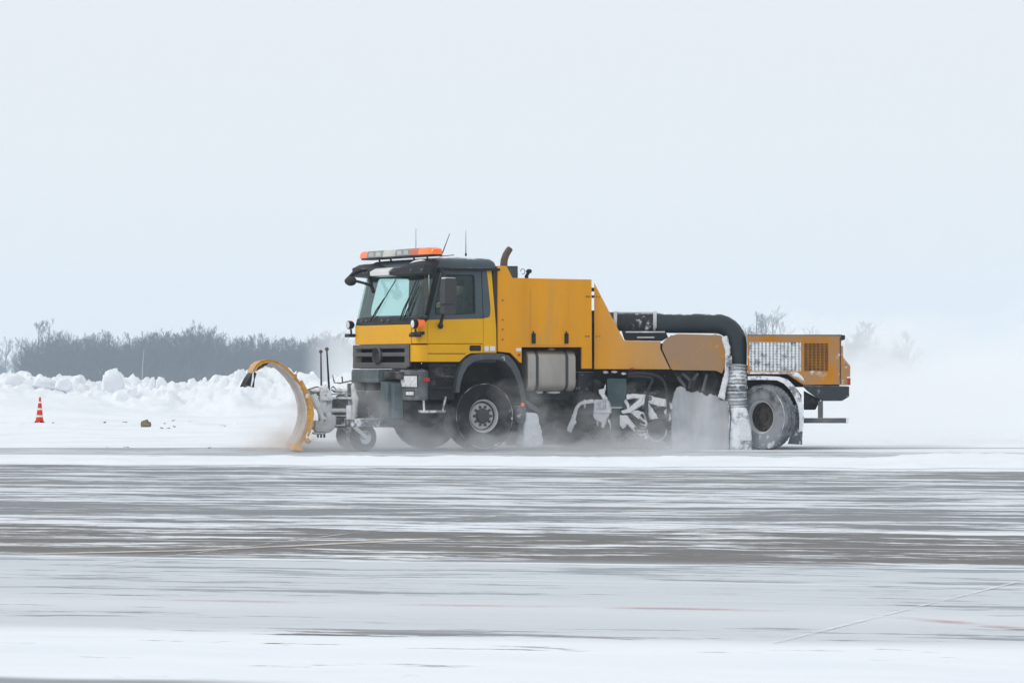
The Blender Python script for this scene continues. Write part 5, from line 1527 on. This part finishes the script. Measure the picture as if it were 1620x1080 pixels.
# rubber flap hanging from the top hood
m = MB(); rows = []
for j in range(41):
    b_ = -HW + 2 * HW * j / 40; wv_ = .02 * sin(j * .9) + .015 * sin(j * 2.3)
    pz = [pl(402, 588), pl(397, 598), pl(392.5, 610)]
    pb = [pl(406, 590), pl(402, 600), pl(399, 612.5)]
    q = min(1, max(0, (j - 30) / 10))
    rows.append([(pz[0][0], b_, pz[0][1]), (pz[1][0] + wv_, b_, pz[1][1]), (pz[2][0] + wv_ * 2, b_, pz[2][1] - wv_), (pz[2][0] - .02 + wv_ * 2, b_, pz[2][1] - wv_), (pz[1][0] - .02 + wv_, b_, pz[1][1]), (pz[0][0] - .02, b_, pz[0][1])])
m.loft(rows, closed=True, caps=True); pp(m, 'rubber_flap', 'black', mold)
m = MB(); fl_ = [pl(399.5, 588), pl(406, 590), pl(403, 600), pl(402, 613), pl(394, 611), pl(388, 607.5), pl(394, 598)]
m.prism(fl_, sideq, HW + .012, HW - .03); pp(m, 'flap_end', 'black', mold)
m = MB(); m.tube([V3(400.5, 588.5, HW + .02), V3(400, 600, HW + .02), V3(397.5, 611, HW + .02)], [.01, .02, .012], 6); pp(m, 'flap_snow', 'snow', mold)
# mount frame behind the blade, frosted
def pbox(px0, px1, py0, py1, b0_, b1_, nm, mt, bev=.012, crusty=0):
    (a1_, z1_), (a0_, z0_) = FP.side(px0, py0, b1_), FP.side(px1, py1, b1_)
    m = MB(); m.box(a0_, a1_, b0_, b1_, z0_, z1_); o = pp(m, nm, mt, bevel=0 if crusty else bev)
    if crusty: lumpy(o, .025, crusty, .12, 2)
    return o
pbox(506, 524, 617, 672, .1, .75, 'plow_tower', 'frosted')
m = MB(); m.prism([FP.side(x, y, .6) for x, y in ((506, 612), (518, 612), (526, 628), (526, 634), (506, 634))], sideq, .78, .1); pp(m, 'tower_cap', 'frosted', bevel=.012)
m = MB(); m.prism(roundpoly([FP.side(x, y, .6) for x, y in ((508, 668), (524, 655), (532, 658), (530, 676), (522, 683), (498, 684), (497, 664))], .03), sideq, .8, .15); lumpy(pp(m, 'tower_foot', 'snowpart'), .025, .05, .12)
m = MB(); m.tube([V3(496, 626, .9), V3(511, 664, .9)], .045, 10); m.tube([V3(495, 624, .9), V3(503, 645, .9)], .065, 10); pp(m, 'tilt_cylinder', 'frosted', smooth=True)
for y_, h_, mt in ((629.5, 3, 'frosted'), (649, 6, 'snowpart'), (657.5, 1.5, 'frosted'), (672.5, 2, 'frosted'), (623.5, 2, 'frosted_dark')):
    pbox(522, 566, y_ - h_ / 2, y_ + h_ / 2, .2, .75, 'link_bar', mt, .008, .02 if mt == 'snowpart' else 0)
pbox(526, 562, 628, 676, -.2, .2, 'link_plate', 'frosted_dark')
pbox(551, 562, 606, 680, .35, .7, 'hitch_post', 'frosted_dark')
m = MB(); m.tube([V3(558, 606, .75), V3(562, 630, .75), V3(561, 650, .75), V3(558, 668, .75)], [.04, .07, .05, .05], 8); lumpy(pp(m, 'snow_caked_hose', 'snowpart'), .02, .04, .08)
m = MB()
for k in range(7): c = V3(557, 632 + k * 3.2, .76); m.tube([c + Vector((.06, 0, 0)), c - Vector((.06, 0, 0))], .013, 6)
pp(m, 'return_spring', 'frosted_dark')
for pts_ in ([(524, 616), (530, 620), (540, 621), (548, 616)], [(526, 593), (529, 605), (538, 606), (556, 602)], [(541, 595), (542, 605)], [(485, 617), (500, 612), (509, 612)], [(515, 609), (516, 619)], [(524, 614), (527, 611), (532, 616), (527, 620)]):
    m = MB(); m.tube([V3(x, y, .6) for x, y in pts_], .014, 6); pp(m, 'control_hose', 'frosted_dark')
for px, py, rx in ((536, 617, .09), (545, 618, .07), (500, 618, .12), (512, 613, .1), (540, 628, .12)):
    m = MB(); m.blob(V3(px, py, .6), (rx, .12, .04), px, .4); lumpy(pp(m, 'snow_lump', 'snowpart'), .025, .03, .1, 1)
# upper link from the tower to the blade
m = MB(); m.tube([V3(486, 622, .5), V3(508, 620, .5)], .06, 8); m.tube([V3(487, 672, .5), V3(505, 676, .5)], .06, 8); pp(m, 'blade_link', 'frosted', smooth=True)
pbox(496, 516, 684, 687, .2, .8, 'lower_beam', 'frosted_dark')
m = MB()
for px in (503, 508, 513): m.tube([V3(px, 685, .7), V3(px, 692, .7)], .02, 6)
pp(m, 'chain', 'chassis')
# marker rods with ball ends
for x0, y0, x1, y1, b_, mt, rr2 in ((521, 622, 517, 553, .7, 'dark', .036), (508.5, 616, 507.5, 557, -1.7, 'frosted_dark', .034)):
    m = MB(); m.tube([V3(x0, y0, b_), V3(x1, y1, b_)], [.02, .013], 8); o = pp(m, 'marker_rod', mt)
    m = MB(); m.blob(V3(x1, y1 - 1, b_), (rr2, rr2, rr2 * .95), 1, 0, sub=3); pp(m, 'ball', 'rust', o, smooth=True)
# caster wheels
for px, Yc, b_adj in ((574.5, 60.0, 0), (552, 62.2, 0)):
    X = (px - 810) / F * Yc
    wpos = FR.mat().inverted() @ Vector((X, Yc, .235))
    wheel(truck, wpos, .235, .16, .115, 'caster', steer=radians(8))
    m = MB(); top = wpos + Vector((.30, 0, .24))
    fk = [wpos + Vector((0, .12, 0)), wpos + Vector((.16, .12, .13)), wpos + Vector((.27, .1, .22))]
    m.tube(fk, .035, 8); m.tube([p + Vector((0, -.22, 0)) for p in fk], .035, 8)
    m.tube([wpos + Vector((.27, .14, .22)), wpos + Vector((.27, -.14, .22))], .04, 8); m.tube([wpos + Vector((.27, 0, .2)), wpos + Vector((.27, 0, .55))], .05, 10)
    part(m, 'caster_fork', 'frosted', smooth=True)
m = MB(); pA = FR.mat().inverted() @ Vector(((560 - 810) / F * 60, 59.95, .45)); pB = FR.mat().inverted() @ Vector(((538 - 810) / F * 62.2, 62.1, .45))
m.tube([pA, pB], .06, 8); part(m, 'caster_beam', 'frosted_dark')
# push arms from the plow to the tractor
for b_ in (.45, -.45):
    m = MB(); m.box(AF - .2, AF + .95, b_ - .06, b_ + .06, .42, .56); part(m, 'push_arm', 'frosted_dark', bevel=.012)

# ------------------------------------------------------------------ driver on the near seat
def driver():
    ha, hz_ = FR.side(724, 456, .56)
    e = empty('person', FR.mat() @ Vector((ha - .03, .56, 0)), FR.ang)
    tag(e, 'driver in dark jacket and knitted hat behind the truck door window', 'person')
    sz = hz_ - .70                                   # seat top
    J = [((0.0, 0, sz + .08), .15), ((.0, 0, sz + .28), .16), ((-.03, 0, sz + .47), .17), ((-.02, 0, sz + .58), .07),
         ((-.03, .17, sz + .50), .075), ((.06, .25, sz + .27), .058), ((.30, .17, sz + .36), .045), ((.38, .15, sz + .40), .038),
         ((-.03, -.17, sz + .50), .075), ((.06, -.25, sz + .27), .058), ((.30, -.17, sz + .36), .045), ((.38, -.15, sz + .40), .038),
         ((.03, .1, sz + .07), .1), ((.42, .13, sz + .10), .085), ((.50, .13, sz - .24), .055),
         ((.03, -.1, sz + .07), .1), ((.42, -.13, sz + .10), .085), ((.50, -.13, sz - .24), .055)]
    E = [(0, 1), (1, 2), (2, 3), (2, 4), (4, 5), (5, 6), (6, 7), (2, 8), (8, 9), (9, 10), (10, 11), (0, 12), (12, 13), (13, 14), (0, 15), (15, 16), (16, 17)]
    me = bpy.data.meshes.new('body'); me.from_pydata([j[0] for j in J], E, []); me.materials.append(MT['jacket'])
    o = bpy.data.objects.new('body', me); COL.objects.link(o); o.parent = e
    sk = o.modifiers.new('skin', 'SKIN'); sk.use_smooth_shade = True
    for v, j in zip(me.skin_vertices[0].data, J): v.radius = (j[1], j[1])
    me.skin_vertices[0].data[0].use_root = True
    o.modifiers.new('sub', 'SUBSURF').render_levels = 2
    # head with nose, brow, chin and ears, turned slightly to the near side
    hc = Vector((.02, 0, sz + .70))
    bm = bmesh.new(); bmesh.ops.create_uvsphere(bm, u_segments=28, v_segments=20, radius=1)
    for v in bm.verts:
        x, y, z = v.co
        X_, Y_, Z_ = x * .098, y * .078, z * .122
        if z < 0: X_ *= 1 - .18 * z * z; Y_ *= 1 + .30 * z
        f_ = max(0, x)
        X_ += .030 * f_ * exp(-(y / .16) ** 2 - ((z + .12) / .16) ** 2)                # nose
        X_ += .010 * f_ * exp(-(y / .55) ** 2 - ((z - .22) / .12) ** 2)               # brow
        X_ -= .012 * f_ * exp(-((abs(y) - .36) / .16) ** 2 - ((z - .04) / .10) ** 2)  # eye sockets
        X_ += .010 * f_ * exp(-(y / .3) ** 2 - ((z + .46) / .10) ** 2)                # lips
        X_ += .012 * f_ * exp(-(y / .3) ** 2 - ((z + .82) / .2) ** 2)                 # chin
        Y_ += (1 if y > 0 else -1) * .022 * exp(-((abs(y) - 1) / .12) ** 2 - (x / .22) ** 2 - ((z + .02) / .24) ** 2)   # ears
        v.co = (X_, Y_, Z_)
    R4 = Matrix.Rotation(radians(18), 4, 'Z')
    for v in bm.verts: v.co = hc + R4 @ v.co
    me = bpy.data.meshes.new('head'); bm.to_mesh(me); bm.free(); me.materials.append(MT['skin'])
    for p in me.polygons: p.use_smooth = True
    ho_ = bpy.data.objects.new('head', me); COL.objects.link(ho_); ho_.parent = e
    m = MB()
    for sg in (1, -1): m.blob(hc + (R4 @ Vector((.080, sg * .029, .006))), (.010, .013, .009), 1, 0, sub=2)
    m.build('eyes', 'black', ho_, smooth=True)
    m = MB()
    m.lathe([(.045, .088), (.06, .098), (.09, .098), (.12, .085), (.145, .05), (.152, 0)], 20, axis='z', c=hc + Vector((-.012, 0, -.005)))
    m.build('hat', 'hat', e, smooth=True)
    # hands: palm, four unequal bent fingers and a thumb closed on the wheel rim
    for sg in (1, -1):
        w_ = Vector((.38, sg * .15, sz + .40)); m = MB()
        m.blob(w_ + Vector((.05, 0, .01)), (.05, .022, .04), 2, .05, sub=2)
        for k, L in enumerate((.07, .08, .075, .06)):
            b0_ = w_ + Vector((.085, 0, .035 - k * .022))
            m.tube([b0_, b0_ + Vector((L * .45, -sg * .012, .0)), b0_ + Vector((L * .6, -sg * .04, -.004)), b0_ + Vector((L * .35, -sg * .06, -.006))], [.0095, .009, .0085, .007], 6)
        b0_ = w_ + Vector((.03, -sg * .015, .03)); m.tube([b0_, b0_ + Vector((.03, -sg * .03, .02)), b0_ + Vector((.06, -sg * .045, .012))], [.011, .01, .008], 6)
        m.build('hand', 'skin', e, smooth=True)
driver()


# ================================================================== air: haze and blown snow
def vol_box(name, x0, x1, y0, y1, z0, z1, mat):
    m = MB(); m.box(x0, x1, y0, y1, z0, z1)
    me = m.mesh(name, mat)
    o = bpy.data.objects.new(name, me); COL.objects.link(o); return o


t = NT('winter_haze')
v = t.n.new('ShaderNodeVolumePrincipled')
v.inputs['Color'].default_value = (0.79, 0.905, 1.0, 1)
v.inputs['Density'].default_value = HAZE_D
v.inputs['Anisotropy'].default_value = 0.0
t.l.new(v.outputs[0], t.out.inputs['Volume'])
hz = vol_box('haze', -1700, 1700, -400, 1700, -3.8, 40.0, t.m)
tag(hz, 'thin bluish winter haze lying over the whole field', kind='stuff')


def snow_volume(name, fn, tint=False):
    t = NT(name)
    pos = t.geo('Position')
    d = fn(t, pos)
    v = t.n.new('ShaderNodeVolumePrincipled')
    v.inputs['Color'].default_value = (0.985, 0.992, 1.0, 1)
    v.inputs['Anisotropy'].default_value = 0.2
    if tint:      # brownish tint in what the plow throws up
        t.put(v.inputs['Color'], t.mix(t.step(t.xyz(pos)[0], -3.3, -3.75), (0.97, 0.98, 1.0), (0.95, 0.885, 0.84)))
    t.put(v.inputs['Density'], d)
    t.l.new(v.outputs[0], t.out.inputs['Volume'])
    return t.m


def cloud_fn(t, pos):
    X, Y, Z = t.xyz(pos)
    n = t.noise(t.mapv(pos, (.34, .07, .55)), 1.0, 4, .6)
    # top of the cloud grows towards the tail (right), thinning upwards
    top = t.math('ADD', t.math('ADD', t.lin(X, -4.5, 4.0, 1.9, 1.4), t.lin(X, 9.5, 13.0, 0.0, 0.8)), t.math('MULTIPLY', t.math('SUBTRACT', n, .5), 5.5))
    zz = t.math('DIVIDE', Z, t.math('MAXIMUM', top, .25))
    body = t.step(zz, 1.55, .35)
    xe = t.step(t.math('ADD', X, t.math('MULTIPLY', t.math('SUBTRACT', Y, 64.0), .061)), -3.9, -2.7)
    amp = t.lin(X, -3.0, 4.0, .09, .26)
    ye = t.math('MULTIPLY', t.step(Y, 63.5, 67.0), t.step(Y, 96.0, 86.0))
    n2 = t.noise(t.mapv(pos, (1.1, .35, 1.6)), 1.0, 4, .65)
    return t.math('MULTIPLY', t.math('MULTIPLY', t.math('MULTIPLY', body, xe), t.math('MULTIPLY', amp, ye)), t.lin(n2, .3, .7, .25, 1.75))


o = vol_box('blowing_snow', -6.0, 34.0, 63.4, 96.0, 0.02, 4.2, snow_volume('airborne_snow', cloud_fn))
tag(o, 'white cloud of blown snow trailing behind the truck', kind='stuff')


def spray_fn(t, pos):
    X, Y, Z = t.xyz(pos)
    n = t.noise(t.mapv(pos, (1.1, .8, 1.4)), 1.0, 4, .6)
    top = t.math('ADD', .25, t.math('MULTIPLY', t.math('SUBTRACT', n, .5), 3.6))
    zz = t.math('DIVIDE', Z, t.math('MAXIMUM', top, .1))
    body = t.step(zz, 2.1, .2)
    xe = t.math('MULTIPLY', t.step(X, -4.9, -3.6), t.step(X, 4.4, 2.6))
    base = t.step(Z, 1.1, .2)
    dens = t.math('ADD', t.math('MULTIPLY', body, .46), t.math('MULTIPLY', base, t.math('ADD', .018, t.math('MULTIPLY', .10, t.math('MULTIPLY', t.step(X, 1.9, 2.9), t.step(X, 4.2, 3.7))))))
    ye = t.math('MULTIPLY', t.step(Y, 57.6, 58.8), t.step(Y, 63.4, 62.4))
    return t.math('MULTIPLY', t.math('MULTIPLY', dens, xe), ye)


o = vol_box('wheel_spray', -5.0, 4.5, 57.5, 63.4, 0.02, 1.25, snow_volume('wheel_spray_snow', spray_fn, True))
tag(o, 'thin snow dust swirling round the truck wheels', kind='stuff')
